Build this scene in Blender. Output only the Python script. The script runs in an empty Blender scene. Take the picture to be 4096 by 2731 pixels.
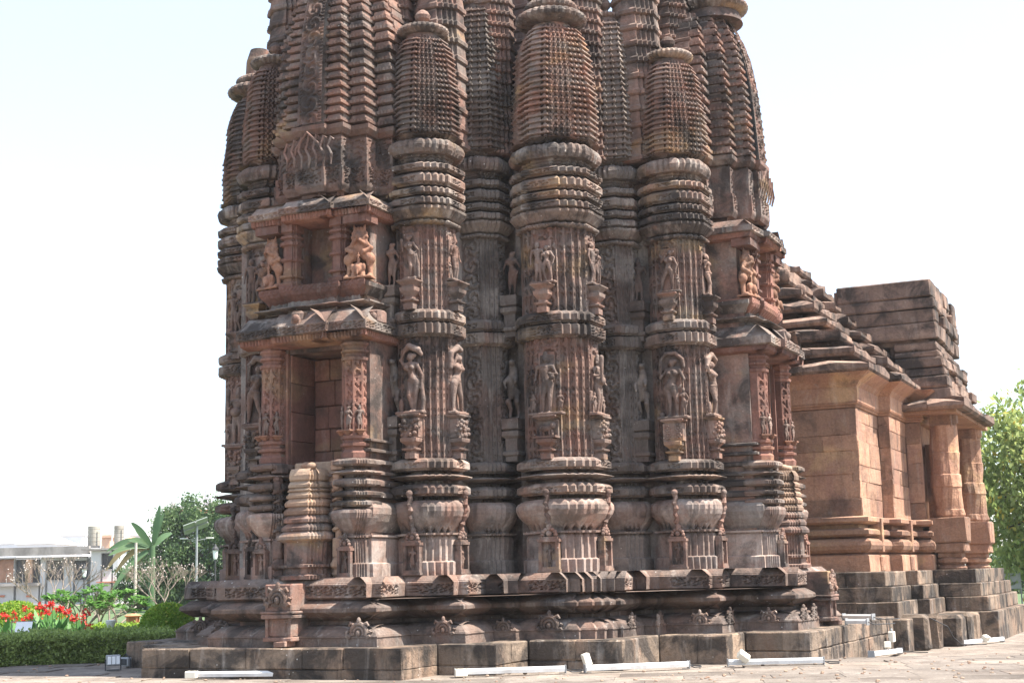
import bpy, math, random
import numpy as np
from mathutils import Vector, Matrix, Euler
R = math.radians
random.seed(7); rng = np.random.default_rng(7)
scene = bpy.context.scene
COL = scene.collection

# ------------------------------------------------------------------ camera
F_PX, PITCH, ROLL, TH = 5726.4, 0.16253, 0.023944, 0.439547
ZC = 1.195
OX, OY = -0.66844, 24.02472
cam_d = bpy.data.cameras.new('camera'); cam = bpy.data.objects.new('camera', cam_d); COL.objects.link(cam)
cam_d.sensor_width = 36.0; cam_d.sensor_fit = 'HORIZONTAL'; cam_d.lens = F_PX / 4096 * 36
cam_d.clip_end = 3000; cam_d.clip_start = 0.1
cam.location = (0, 0, ZC)
cam.rotation_euler = (Matrix.Rotation(math.pi/2 + PITCH, 3, 'X') @ Matrix.Rotation(-ROLL, 3, 'Z')).to_euler()
scene.camera = cam
scene.render.resolution_x, scene.render.resolution_y = 1024, 682

# ------------------------------------------------------------------ sky and sun
SUN_AZ = R(15)    # degrees towards the camera from straight right (+x); negative: a little behind
SUN_EL = R(59)
sdir = Vector((math.cos(SUN_EL)*math.cos(SUN_AZ), -math.cos(SUN_EL)*math.sin(SUN_AZ), math.sin(SUN_EL)))
world = bpy.data.worlds.new('World'); scene.world = world; world.use_nodes = True
nt = world.node_tree; nt.nodes.clear()
sky = nt.nodes.new('ShaderNodeTexSky'); sky.sky_type = 'NISHITA'; sky.sun_disc = False
sky.sun_elevation = SUN_EL; sky.sun_rotation = math.atan2(sdir.x, sdir.y)
sky.air_density = 1.0; sky.dust_density = 1.2; sky.ozone_density = 1.0
bg = nt.nodes.new('ShaderNodeBackground'); bg.inputs['Strength'].default_value = 0.13
wo = nt.nodes.new('ShaderNodeOutputWorld')
hz = nt.nodes.new('ShaderNodeMix'); hz.data_type = 'RGBA'; hz.inputs[0].default_value = 0.27; hz.inputs[7].default_value = (4.6, 4.9, 5.1, 1)   # even milky haze
nt.links.new(sky.outputs[0], hz.inputs[6]); nt.links.new(hz.outputs[2], bg.inputs['Color']); nt.links.new(bg.outputs[0], wo.inputs['Surface'])
sun_d = bpy.data.lights.new('sun', 'SUN'); sun = bpy.data.objects.new('sun', sun_d); COL.objects.link(sun)
sun_d.energy = 5.0; sun_d.angle = R(0.53); sun_d.color = (1.0, 0.94, 0.86)
sun.rotation_euler = sdir.to_track_quat('Z', 'Y').to_euler(); sun.location = (20, -10, 30)
scene.view_settings.view_transform = 'Standard'; scene.view_settings.look = 'None'
scene.view_settings.exposure = 1.55; scene.view_settings.gamma = 1.0
scene.view_settings.use_curve_mapping = False
try:
    scene.cycles.use_denoising = True
    scene.cycles.max_bounces = 6; scene.cycles.diffuse_bounces = 4
    scene.cycles.transparent_max_bounces = 6
except Exception: pass

# ------------------------------------------------------------------ photo ray helpers (pixels of the 4096 wide photograph)
def ray(x, y):
    uu = (x-2048)/F_PX; vv = (1365.5-y)/F_PX
    u = uu*math.cos(ROLL)+vv*math.sin(ROLL); v = -uu*math.sin(ROLL)+vv*math.cos(ROLL)
    return u, math.cos(PITCH)-v*math.sin(PITCH), math.sin(PITCH)+v*math.cos(PITCH)
def at_depth(x, y, Y):
    d = ray(x, y); k = Y/d[1]; return Vector((k*d[0], Y, ZC+k*d[2]))
def at_z(x, y, z):
    d = ray(x, y); k = (z-ZC)/d[2]; return Vector((k*d[0], k*d[1], z))
cT, sT = math.cos(TH), math.sin(TH)
def wl(s, t, z=0):           # temple plan coordinates to world
    return Vector((OX+s*cT+t*sT, OY-s*sT+t*cT, z))
def lw(X, Y):
    dx, dy = X-OX, Y-OY; return dx*cT-dy*sT, dx*sT+dy*cT
def sstep(x): x = max(0, min(1, x)); return x*x*(3-2*x)
def gz(X, Y):                # the paved ground falls a little towards the back right
    return -0.22*sstep((X-1.5)/5.0)*sstep((Y-18.5)/5.5)
def on_ground(x, y):
    p = at_z(x, y, 0)
    for _ in range(8): p = at_z(x, y, gz(p.x, p.y))
    return p

# ------------------------------------------------------------------ materials
def new_mat(name):
    m = bpy.data.materials.new(name); m.use_nodes = True
    nt = m.node_tree; nt.nodes.clear()
    out = nt.nodes.new('ShaderNodeOutputMaterial'); b = nt.nodes.new('ShaderNodeBsdfPrincipled')
    nt.links.new(b.outputs[0], out.inputs['Surface'])
    return m, nt, b
def N(nt, typ, **kw):
    n = nt.nodes.new(typ)
    for k, v in kw.items():
        if k.startswith('i_'): n.inputs[k[2:].replace('_', ' ')].default_value = v
        else: setattr(n, k, v)
    return n
def ramp(nt, fac, stops):
    r = nt.nodes.new('ShaderNodeValToRGB'); e = r.color_ramp.elements
    while len(e) < len(stops): e.new(0.5)
    for i, (p, c) in enumerate(stops):
        e[i].position = p; e[i].color = (c[0], c[1], c[2], 1) if hasattr(c, '__len__') else (c, c, c, 1)
    nt.links.new(fac, r.inputs[0]); return r.outputs[0]
def noise(nt, vec, scale, detail=4, rough=0.55, dist=0.0):
    n = N(nt, 'ShaderNodeTexNoise'); n.inputs['Scale'].default_value = scale
    n.inputs['Detail'].default_value = detail; n.inputs['Roughness'].default_value = rough
    n.inputs['Distortion'].default_value = dist; nt.links.new(vec, n.inputs['Vector']); return n.outputs['Fac']
def mapping(nt, vec, scale=(1, 1, 1), loc=(0, 0, 0), rot=(0, 0, 0)):
    n = N(nt, 'ShaderNodeMapping'); n.inputs['Scale'].default_value = scale; n.inputs['Location'].default_value = loc
    n.inputs['Rotation'].default_value = rot; nt.links.new(vec, n.inputs['Vector']); return n.outputs[0]
def mix(nt, fac, a, b, mode='MIX'):
    n = N(nt, 'ShaderNodeMix', data_type='RGBA', blend_type=mode)
    for s, v in ((n.inputs[0], fac), (n.inputs[6], a), (n.inputs[7], b)):
        if isinstance(v, (int, float)): s.default_value = v
        elif isinstance(v, tuple): s.default_value = (v[0], v[1], v[2], 1)
        else: nt.links.new(v, s)
    return n.outputs[2]
def math_n(nt, op, a, b=0.0):
    n = N(nt, 'ShaderNodeMath', operation=op)
    for s, v in ((n.inputs[0], a), (n.inputs[1], b)):
        if isinstance(v, (int, float)): s.default_value = v
        else: nt.links.new(v, s)
    return n.outputs[0]
def stone(name, c_lo, c_mid, c_hi, soot=(0.045, 0.038, 0.035), soot_amt=0.75, soot_lo=0.50, soot_hi=0.66,
          ochre=None, streak=0.35, specks=0.5, bump=0.5, rough=0.9, block=0.25, pale=0.25, seed=0.0, rust=None, grey=None, rust_amt=0.8, grey_amt=0.75):
    m, nt, b = new_mat(name)
    pos = N(nt, 'ShaderNodeNewGeometry').outputs['Position']
    p = mapping(nt, pos, loc=(seed, seed*1.7, seed*0.6))
    col = ramp(nt, noise(nt, p, 0.9, 5, 0.6, 0.6), [(0.30, c_lo), (0.5, c_mid), (0.70, c_hi)])
    vor = N(nt, 'ShaderNodeTexVoronoi', feature='F1'); vor.inputs['Scale'].default_value = 1.0
    nt.links.new(mapping(nt, p, (1.4, 1.4, 3.2), rot=(0, 0, TH)), vor.inputs['Vector'])
    sep = N(nt, 'ShaderNodeSeparateColor'); nt.links.new(vor.outputs['Color'], sep.inputs[0])
    col = mix(nt, block, col, ramp(nt, sep.outputs[0], [(0, c_lo), (0.5, c_mid), (1, c_hi)]))
    if ochre:
        mk = ramp(nt, noise(nt, mapping(nt, p, (0.8, 0.8, 1.3), loc=(7, 3, 1)), 1.0, 3, 0.5, 0.4), [(0.58, 0), (0.68, 1)])
        col = mix(nt, math_n(nt, 'MULTIPLY', mk, 0.75), col, ochre)
    if rust:
        kr = ramp(nt, noise(nt, mapping(nt, p, (1.0, 1.0, 0.75), loc=(3, 8, 5)), 1.5, 5, 0.6, 0.7), [(0.50, 0), (0.62, 1)])
        col = mix(nt, math_n(nt, 'MULTIPLY', kr, rust_amt), col, rust)
    if grey:
        kg = ramp(nt, noise(nt, mapping(nt, p, (1.0, 1.0, 1.4), loc=(13, 2, 9)), 1.9, 6, 0.65, 0.5), [(0.47, 0), (0.62, 1)])
        col = mix(nt, math_n(nt, 'MULTIPLY', kg, grey_amt), col, grey)
    # soot and lichen with their own shapes
    k1 = ramp(nt, noise(nt, p, 1.7, 6, 0.62, 0.5), [(soot_lo, 0), (soot_hi, 1)])
    col = mix(nt, math_n(nt, 'MULTIPLY', k1, soot_amt), col, soot)
    k2 = ramp(nt, noise(nt, mapping(nt, p, (5.5, 5.5, 0.55)), 1.0, 5, 0.6, 0.3), [(0.52, 0), (0.70, 1)])
    col = mix(nt, math_n(nt, 'MULTIPLY', k2, streak), col, soot)
    k3 = ramp(nt, noise(nt, mapping(nt, p, (4.0, 4.0, 0.9), loc=(11, 5, 2)), 1.0, 5, 0.65, 0.6), [(0.56, 0), (0.72, 1)])
    col = mix(nt, math_n(nt, 'MULTIPLY', k3, pale), col, (0.50, 0.46, 0.42))
    f = noise(nt, p, 26, 4, 0.7)
    col = mix(nt, 0.55, col, ramp(nt, f, [(0.3, (0.35, 0.35, 0.35)), (0.7, (0.72, 0.70, 0.68))]), 'OVERLAY')
    if specks:
        v2 = N(nt, 'ShaderNodeTexVoronoi', feature='F1'); v2.inputs['Scale'].default_value = 9.0
        nt.links.new(p, v2.inputs['Vector'])
        sp = ramp(nt, v2.outputs['Distance'], [(0.05, 1), (0.11, 0)])
        gate = ramp(nt, noise(nt, mapping(nt, p, loc=(2, 9, 4)), 2.2, 2), [(0.52, 0), (0.6, 1)])
        col = mix(nt, math_n(nt, 'MULTIPLY', math_n(nt, 'MULTIPLY', sp, gate), specks), col, (0.72, 0.70, 0.66))
    oi = N(nt, 'ShaderNodeObjectInfo').outputs['Random']
    col = mix(nt, 1.0, col, ramp(nt, oi, [(0, (0.72, 0.70, 0.68)), (0.5, (1.0, 0.98, 0.96)), (1, (1.26, 1.19, 1.12))]), 'MULTIPLY')
    nt.links.new(col, b.inputs['Base Color']); b.inputs['Roughness'].default_value = rough
    b.inputs['Specular IOR Level'].default_value = 0.25
    h = math_n(nt, 'ADD', math_n(nt, 'MULTIPLY', noise(nt, p, 9, 4, 0.6), 1.2), math_n(nt, 'MULTIPLY', noise(nt, p, 45, 3, 0.6), 0.5))
    bu = N(nt, 'ShaderNodeBump'); bu.inputs['Strength'].default_value = bump; bu.inputs['Distance'].default_value = 0.03
    nt.links.new(h, bu.inputs['Height']); nt.links.new(bu.outputs[0], b.inputs['Normal'])
    return m
def plain(name, col, rough=0.6, var=0.15, scale=6.0, bump=0.0, metal=0.0, spec=0.5, dirt=None, dirt_amt=0.5):
    m, nt, b = new_mat(name)
    pos = N(nt, 'ShaderNodeNewGeometry').outputs['Position']
    n = noise(nt, pos, scale, 5, 0.6)
    lo = tuple(c*(1-var) for c in col); hi = tuple(min(1, c*(1+var)) for c in col)
    c = ramp(nt, n, [(0.3, lo), (0.7, hi)])
    if dirt:
        k = ramp(nt, noise(nt, mapping(nt, pos, (1, 1, 0.35)), scale*0.5, 6, 0.65, 0.4), [(0.48, 0), (0.66, 1)])
        c = mix(nt, math_n(nt, 'MULTIPLY', k, dirt_amt), c, dirt)
    nt.links.new(c, b.inputs['Base Color']); b.inputs['Roughness'].default_value = rough
    b.inputs['Metallic'].default_value = metal; b.inputs['Specular IOR Level'].default_value = spec
    if bump:
        bu = N(nt, 'ShaderNodeBump'); bu.inputs['Strength'].default_value = bump; bu.inputs['Distance'].default_value = 0.02
        nt.links.new(n, bu.inputs['Height']); nt.links.new(bu.outputs[0], b.inputs['Normal'])
    return m
def foliage(name, lo, hi, scale=3.0, trans=0.35, spec=0.3, yellow=None):
    m, nt, b = new_mat(name)
    geo = N(nt, 'ShaderNodeNewGeometry')
    n = noise(nt, geo.outputs['Position'], scale, 3, 0.6)
    r = geo.outputs['Random Per Island']
    f = math_n(nt, 'ADD', math_n(nt, 'MULTIPLY', n, 0.55), math_n(nt, 'MULTIPLY', r, 0.45))
    stops = [(0.25, lo), (0.75, hi)]
    c = ramp(nt, f, stops)
    if yellow: c = mix(nt, ramp(nt, r, [(0.93, 0), (0.95, 1)]), c, yellow)
    nt.links.new(c, b.inputs['Base Color']); b.inputs['Roughness'].default_value = 0.5
    b.inputs['Specular IOR Level'].default_value = spec
    tr = N(nt, 'ShaderNodeBsdfTranslucent'); nt.links.new(c, tr.inputs['Color'])
    ms = N(nt, 'ShaderNodeMixShader'); ms.inputs[0].default_value = trans
    out = [x for x in nt.nodes if x.type == 'OUTPUT_MATERIAL'][0]
    nt.links.new(b.outputs[0], ms.inputs[1]); nt.links.new(tr.outputs[0], ms.inputs[2]); nt.links.new(ms.outputs[0], out.inputs['Surface'])
    return m

M = {}
M['stone'] = stone('carved_sandstone', (0.105, 0.07, 0.058), (0.172, 0.108, 0.087), (0.25, 0.165, 0.135), ochre=(0.29, 0.20, 0.105), rust=(0.205, 0.104, 0.078), rust_amt=0.65, grey=(0.155, 0.138, 0.126), soot_amt=0.88, soot_lo=0.49, soot_hi=0.61)
M['ring'] = stone('weathered_moulding_stone', (0.095, 0.074, 0.064), (0.16, 0.118, 0.098), (0.24, 0.18, 0.148), ochre=(0.29, 0.205, 0.115), rust=(0.19, 0.102, 0.077), grey=(0.20, 0.184, 0.17), rust_amt=0.5, soot_amt=0.9, soot_lo=0.47, soot_hi=0.58, pale=0.4, specks=0.8, seed=3)
M['recess'] = stone('recess_grey_stone', (0.115, 0.10, 0.09), (0.18, 0.155, 0.14), (0.26, 0.235, 0.215), rust=(0.19, 0.11, 0.085), rust_amt=0.5, soot_amt=0.75, soot_lo=0.5, pale=0.5, specks=0.7, seed=9)  # greyer stone tone used on the recessed parts
M['vase'] = stone('smooth_vase_stone', (0.15, 0.112, 0.095), (0.235, 0.168, 0.142), (0.31, 0.255, 0.225), rust=(0.26, 0.14, 0.105), rust_amt=0.5, grey=(0.30, 0.285, 0.27), grey_amt=0.5, soot_amt=0.65, soot_lo=0.51, soot_hi=0.64, pale=0.4, streak=0.6, block=0.15, bump=0.35, specks=0.2, seed=5)
M['red'] = stone('red_niche_stone', (0.105, 0.058, 0.047), (0.17, 0.085, 0.066), (0.235, 0.128, 0.10), soot_amt=0.65, soot_lo=0.50, pale=0.15, specks=0.2, bump=0.3, ochre=(0.24, 0.155, 0.095), seed=12)
M['figure'] = stone('statue_stone', (0.12, 0.084, 0.07), (0.18, 0.124, 0.102), (0.245, 0.175, 0.145), rust=(0.20, 0.11, 0.082), rust_amt=0.5, grey=(0.17, 0.15, 0.137), grey_amt=0.5, soot_amt=0.6, soot_lo=0.51, soot_hi=0.63, pale=0.25, streak=0.3, specks=0.3, block=0.1, bump=0.5, seed=21)
M['figure_red'] = stone('red_statue_stone', (0.13, 0.068, 0.048), (0.20, 0.105, 0.072), (0.26, 0.155, 0.105), soot_amt=0.6, soot_lo=0.50, soot_hi=0.62, pale=0.12, streak=0.3, specks=0.15, block=0.05, bump=0.3, seed=23)
M['cream'] = stone('cream_repair_stone', (0.17, 0.115, 0.085), (0.26, 0.19, 0.14), (0.34, 0.27, 0.205), rust=(0.23, 0.13, 0.095), rust_amt=0.5, soot_amt=0.45, soot_lo=0.54, pale=0.1, streak=0.25, specks=0.0, block=0.4, bump=0.35, seed=25)
M['plinth'] = stone('plinth_stone', (0.092, 0.07, 0.059), (0.155, 0.11, 0.09), (0.225, 0.165, 0.133), rust=(0.20, 0.11, 0.08), rust_amt=0.5, grey=(0.165, 0.15, 0.138), grey_amt=0.5, soot_amt=0.82, soot_lo=0.50, soot_hi=0.62, pale=0.4, specks=0.6, streak=0.45, seed=31)
M['platform'] = stone('platform_block_stone', (0.10, 0.08, 0.065), (0.175, 0.135, 0.103), (0.265, 0.21, 0.16), rust=(0.21, 0.14, 0.10), rust_amt=0.6, soot=(0.03, 0.027, 0.025), soot_amt=0.85, soot_lo=0.46, soot_hi=0.57, streak=0.8, pale=0.3, specks=0.5, bump=0.8, seed=37)
M['hall'] = stone('orange_hall_stone', (0.20, 0.115, 0.078), (0.295, 0.172, 0.116), (0.375, 0.238, 0.165), rust=(0.24, 0.135, 0.105), rust_amt=0.6, soot=(0.075, 0.055, 0.046), soot_amt=0.6, soot_lo=0.53, soot_hi=0.70, streak=0.4, pale=0.25, specks=0.0, bump=0.8, block=0.45, ochre=(0.40, 0.265, 0.15), seed=41)
M['roof'] = stone('weathered_roof_stone', (0.11, 0.080, 0.066), (0.19, 0.130, 0.103), (0.27, 0.195, 0.155), soot=(0.032, 0.028, 0.026), soot_amt=0.85, soot_lo=0.46, soot_hi=0.60, streak=0.45, pale=0.2, specks=0.3, bump=0.7, seed=47)
M['ground'] = stone('pale_paving_stone', (0.125, 0.106, 0.09), (0.175, 0.152, 0.13), (0.225, 0.20, 0.175), soot=(0.085, 0.07, 0.06), soot_amt=0.65, soot_lo=0.49, soot_hi=0.62, streak=0.0, pale=0.3, specks=0.7, bump=0.6, block=0.35, seed=53)
M['fixture'] = plain('white_painted_aluminium', (0.62, 0.61, 0.59), 0.4, 0.08, dirt=(0.34, 0.30, 0.26), dirt_amt=0.45)
M['lens'] = plain('pale_diffuser', (0.82, 0.83, 0.84), 0.2, 0.03)
M['box'] = plain('cream_plastic_box', (0.66, 0.62, 0.52), 0.5, 0.08)
M['steel'] = plain('galvanised_steel', (0.28, 0.285, 0.29), 0.5, 0.15, metal=0.3)
M['dark'] = plain('dark_rubber', (0.03, 0.03, 0.032), 0.7, 0.2)
M['hedge'] = foliage('hedge_leaves', (0.11, 0.16, 0.035), (0.38, 0.47, 0.14), 4.0, 0.45)
M['bush'] = foliage('clipped_bush_leaves', (0.11, 0.22, 0.02), (0.33, 0.48, 0.06), 5.0, 0.45, yellow=(0.55, 0.48, 0.10))
M['tree'] = foliage('dense_tree_leaves', (0.04, 0.085, 0.035), (0.15, 0.22, 0.085), 1.2, 0.40)
M['tree_right'] = foliage('light_tree_leaves', (0.17, 0.24, 0.07), (0.46, 0.52, 0.19), 1.5, 0.5, yellow=(0.55, 0.42, 0.08))
M['frangi'] = foliage('frangipani_leaves', (0.05, 0.14, 0.025), (0.17, 0.33, 0.08), 3.0, 0.4)
M['canna_leaf'] = foliage('canna_leaves', (0.05, 0.14, 0.03), (0.15, 0.32, 0.09), 4.0, 0.4)
M['canna'] = foliage('red_canna_petals', (0.45, 0.012, 0.012), (0.75, 0.05, 0.035), 8.0, 0.3)
M['banana'] = foliage('banana_leaves', (0.06, 0.12, 0.06), (0.16, 0.25, 0.12), 1.5, 0.35)
M['dry'] = foliage('dry_banana_leaves', (0.16, 0.12, 0.06), (0.33, 0.26, 0.14), 2.0, 0.3)
M['bark'] = plain('grey_bark', (0.22, 0.175, 0.14), 0.85, 0.3, 10, 0.4)
M['dark_bark'] = plain('dark_bark', (0.07, 0.055, 0.045), 0.9, 0.3, 10, 0.4)
M['bud'] = plain('white_blossom', (0.52, 0.44, 0.40), 0.6, 0.1)
M['plaster'] = plain('whitewashed_plaster', (0.50, 0.51, 0.50), 0.85, 0.08, 0.6, dirt=(0.30, 0.29, 0.27), dirt_amt=0.35)
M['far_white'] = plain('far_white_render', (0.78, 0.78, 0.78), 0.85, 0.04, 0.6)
M['old_wall'] = plain('stained_concrete', (0.26, 0.24, 0.22), 0.9, 0.35, 0.8, dirt=(0.06, 0.055, 0.05), dirt_amt=0.8)
M['brick'] = plain('old_brick_wall', (0.30, 0.16, 0.10), 0.9, 0.3, 1.5, dirt=(0.07, 0.05, 0.04), dirt_amt=0.6)
M['peach'] = plain('peach_paint', (0.66, 0.42, 0.28), 0.85, 0.1, 0.8, dirt=(0.35, 0.22, 0.15), dirt_amt=0.3)
M['window'] = plain('dark_window', (0.035, 0.028, 0.028), 0.4, 0.3, 1.0)
M['tankmat'] = plain('weathered_tank', (0.33, 0.30, 0.25), 0.8, 0.25, 1.0, dirt=(0.16, 0.13, 0.10), dirt_amt=0.6)
M['tank_blue'] = plain('pale_blue_tank', (0.68, 0.76, 0.80), 0.6, 0.06)
M['tile'] = plain('red_tile_roof', (0.45, 0.17, 0.10), 0.85, 0.2, 2.0)
M['terracotta'] = plain('terracotta', (0.45, 0.19, 0.09), 0.8, 0.15)
M['sign'] = plain('white_sign_panel', (0.80, 0.80, 0.80), 0.5, 0.04)
M['panel'] = plain('solar_panel_back', (0.22, 0.25, 0.22), 0.4, 0.08)
M['soil'] = plain('garden_lawn', (0.07, 0.11, 0.035), 0.95, 0.4, 3.0, 0.3)
M['wood'] = plain('weathered_timber_pole', (0.42, 0.37, 0.32), 0.85, 0.2, 8.0)

# ------------------------------------------------------------------ mesh helpers
def mesh_from(name, V, F):
    me = bpy.data.meshes.new(name); me.from_pydata([tuple(v) for v in V], [], [tuple(int(i) for i in f) for f in F]); me.update(); return me
def quads_mesh(name, V, Q):
    V = np.asarray(V, np.float32); Q = np.asarray(Q, np.int32)
    k = Q.shape[1]; me = bpy.data.meshes.new(name)
    me.vertices.add(len(V)); me.vertices.foreach_set('co', V.ravel())
    me.loops.add(Q.size); me.loops.foreach_set('vertex_index', Q.ravel())
    me.polygons.add(len(Q)); me.polygons.foreach_set('loop_start', np.arange(len(Q), dtype=np.int32)*k)
    try: me.polygons.foreach_set('loop_total', np.full(len(Q), k, np.int32))
    except Exception: pass
    me.update(calc_edges=True); return me
def obj(name, me, mat, parent=None, loc=(0, 0, 0), rz=0.0, scale=None, smooth=False):
    o = bpy.data.objects.new(name, me); COL.objects.link(o)
    if me is not None and mat is not None and len(me.materials) == 0: me.materials.append(M[mat] if isinstance(mat, str) else mat)
    o.location = loc; o.rotation_euler = (0, 0, rz)
    if scale is not None: o.scale = scale
    if parent is not None: o.parent = parent
    if smooth and me is not None:
        me.polygons.foreach_set('use_smooth', [True]*len(me.polygons))
    return o
def tag(o, label=None, cat=None, group=None, kind=None):
    if label: o['label'] = label
    if cat: o['category'] = cat
    if group: o['group'] = group
    if kind: o['kind'] = kind
    return o
def empty(name, loc=(0, 0, 0), rz=0.0, parent=None):
    o = bpy.data.objects.new(name, None); COL.objects.link(o); o.location = loc; o.rotation_euler = (0, 0, rz); o.empty_display_size = 0.2
    if parent is not None: o.parent = parent
    return o
def copy_tree(o, parent=None, loc=None, rz=None, scale=None):
    c = o.copy(); COL.objects.link(c)
    if parent is not None: c.parent = parent
    if loc is not None: c.location = loc
    if rz is not None: c.rotation_euler = (o.rotation_euler[0], o.rotation_euler[1], rz)
    if scale is not None: c.scale = scale
    for ch in list(o.children): copy_tree(ch, c)
    return c
class MB:
    def __init__(s): s.V = []; s.F = []
    def add(s, V, F):
        n = len(s.V); s.V += [tuple(v) for v in V]; s.F += [tuple(int(i)+n for i in f) for f in F]; return s
    def box(s, x0, x1, y0, y1, z0, z1, bev=0.0, jit=0.0, mat=None):
        if bev <= 0:
            V = [(x, y, z) for z in (z0, z1) for y in (y0, y1) for x in (x0, x1)]
            F = [(0, 2, 3, 1), (4, 5, 7, 6), (0, 1, 5, 4), (2, 6, 7, 3), (0, 4, 6, 2), (1, 3, 7, 5)]
        else:
            V, F = bev_box(x0, x1, y0, y1, z0, z1, bev)
        if jit: V = [tuple(c+random.uniform(-jit, jit) for c in v) for v in V]
        if mat is not None: V = [tuple(mat @ Vector(v)) for v in V]
        return s.add(V, F)
    def tube(s, pts, radii, n=8, cap=True):
        V, F = tube(pts, radii, n, cap); return s.add(V, F)
    def lathe(s, prof, n=16, c=(0, 0, 0), ribs=0, amp=0.0):
        V = []; F = []
        for r, z in prof:
            for i in range(n):
                a = 2*math.pi*i/n; rr = r*(1+amp*math.cos(ribs*a)) if ribs else r
                V.append((c[0]+rr*math.cos(a), c[1]+rr*math.sin(a), c[2]+z))
        for k in range(len(prof)-1):
            for i in range(n): F.append((k*n+i, k*n+(i+1) % n, (k+1)*n+(i+1) % n, (k+1)*n+i))
        F.append(tuple(range(n-1, -1, -1))); F.append(tuple((len(prof)-1)*n+i for i in range(n)))
        return s.add(V, F)
    def mesh(s, name): return mesh_from(name, s.V, s.F)
    def build(s, name, mat, parent=None, **k): return obj(name, s.mesh(name), mat, parent, **k)
def bev_box(x0, x1, y0, y1, z0, z1, b):
    # box with chamfered edges: 24 vertices
    V = []; idx = {}
    X, Y, Z = (x0, x1), (y0, y1), (z0, z1)
    for i in (0, 1):
        for j in (0, 1):
            for k in (0, 1):
                c = (X[i], Y[j], Z[k]); sg = (1-2*i, 1-2*j, 1-2*k)
                for a in range(3):
                    p = [c[q]+(sg[q]*b if q != a else 0) for q in range(3)]
                    idx[(i, j, k, a)] = len(V); V.append(tuple(p))
    F = []
    for a in range(3):
        o = [q for q in range(3) if q != a]
        for e in (0, 1):
            ring = []
            for (p, q) in ((0, 0), (1, 0), (1, 1), (0, 1)):
                t = [0, 0, 0]; t[a] = e; t[o[0]] = p; t[o[1]] = q; ring.append(idx[(t[0], t[1], t[2], a)])
            F.append(tuple(ring))
    for a in range(3):          # edge chamfers, edge parallel to axis a
        o = [q for q in range(3) if q != a]
        for p in (0, 1):
            for q in (0, 1):
                t0 = [0]*3; t1 = [0]*3; t0[a] = 0; t1[a] = 1; t0[o[0]] = t1[o[0]] = p; t0[o[1]] = t1[o[1]] = q
                F.append((idx[(*t0, o[0])], idx[(*t1, o[0])], idx[(*t1, o[1])], idx[(*t0, o[1])]))
    for i in (0, 1):
        for j in (0, 1):
            for k in (0, 1): F.append(tuple(idx[(i, j, k, a)] for a in range(3)))
    # orient outward
    c = Vector(((x0+x1)/2, (y0+y1)/2, (z0+z1)/2)); G = []
    for f in F:
        p = [Vector(V[i]) for i in f]; n = (p[1]-p[0]).cross(p[2]-p[0]); m = sum(p, Vector())/len(p)
        G.append(f if n.dot(m-c) > 0 else tuple(reversed(f)))
    return V, G
def tube(pts, radii, n=8, cap=True):
    pts = [Vector(p) for p in pts]
    if not hasattr(radii, '__len__'): radii = [radii]*len(pts)
    V = []; F = []; up = Vector((0.13, 0.31, 0.94))
    for i, p in enumerate(pts):
        d = (pts[min(i+1, len(pts)-1)]-pts[max(i-1, 0)])
        d = d.normalized() if d.length > 1e-9 else Vector((0, 0, 1))
        a = d.cross(up); a = a.normalized() if a.length > 1e-3 else d.cross(Vector((1, 0, 0))).normalized()
        b = d.cross(a)
        for k in range(n):
            t = 2*math.pi*k/n; V.append(tuple(p+(a*math.cos(t)+b*math.sin(t))*radii[i]))
    for i in range(len(pts)-1):
        for k in range(n): F.append((i*n+k, i*n+(k+1) % n, (i+1)*n+(k+1) % n, (i+1)*n+k))
    if cap: F.append(tuple(range(n-1, -1, -1))); F.append(tuple((len(pts)-1)*n+k for k in range(n)))
    return V, F

def wob(P, amp, f):
    x, y, z = P[:, 0], P[:, 1], P[:, 2]
    d = np.stack([np.sin(f*(1.3*y+0.7*z)+1.0)+np.sin(f*2.3*(z-0.6*x)+2), np.sin(f*(1.1*z+0.8*x)+3.1)+np.sin(f*2.1*(x+0.5*y)+0.4), 0.6*np.sin(f*(1.2*x-0.9*y)+5)], 1)
    return P+amp*0.5*d
def cross_poly(hx, hy, wx, wy, k=3, dx=0.04, dy=0.04):
    """stepped rectangle, counter-clockwise: main facets half-width wx / wy, k steps of depth d at every corner"""
    def corner():
        ex = (hx-k*dx-wx)/k; ey = (hy-k*dy-wy)/k; P = []
        for i in range(k): P += [(wx+i*ex, -(hy-i*dy)), (wx+i*ex, -(hy-(i+1)*dy))]
        P.append((hx-k*dx, -(hy-k*dy)))
        for i in reversed(range(k)): P += [(hx-(i+1)*dx, -(wy+i*ey)), (hx-i*dx, -(wy+i*ey))]
        return P
    c = corner(); a = [(x, -y) for x, y in reversed(c)]; b = [(-x, -y) for x, y in c]; d = [(-x, y) for x, y in reversed(c)]
    return c+a+b+d
def stepped(h, w, k=3, d=0.04): return cross_poly(h, h, w, w, k, d, d)
def rect(x0, x1, y0, y1): return [(x0, y0), (x1, y0), (x1, y1), (x0, y1)]
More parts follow.
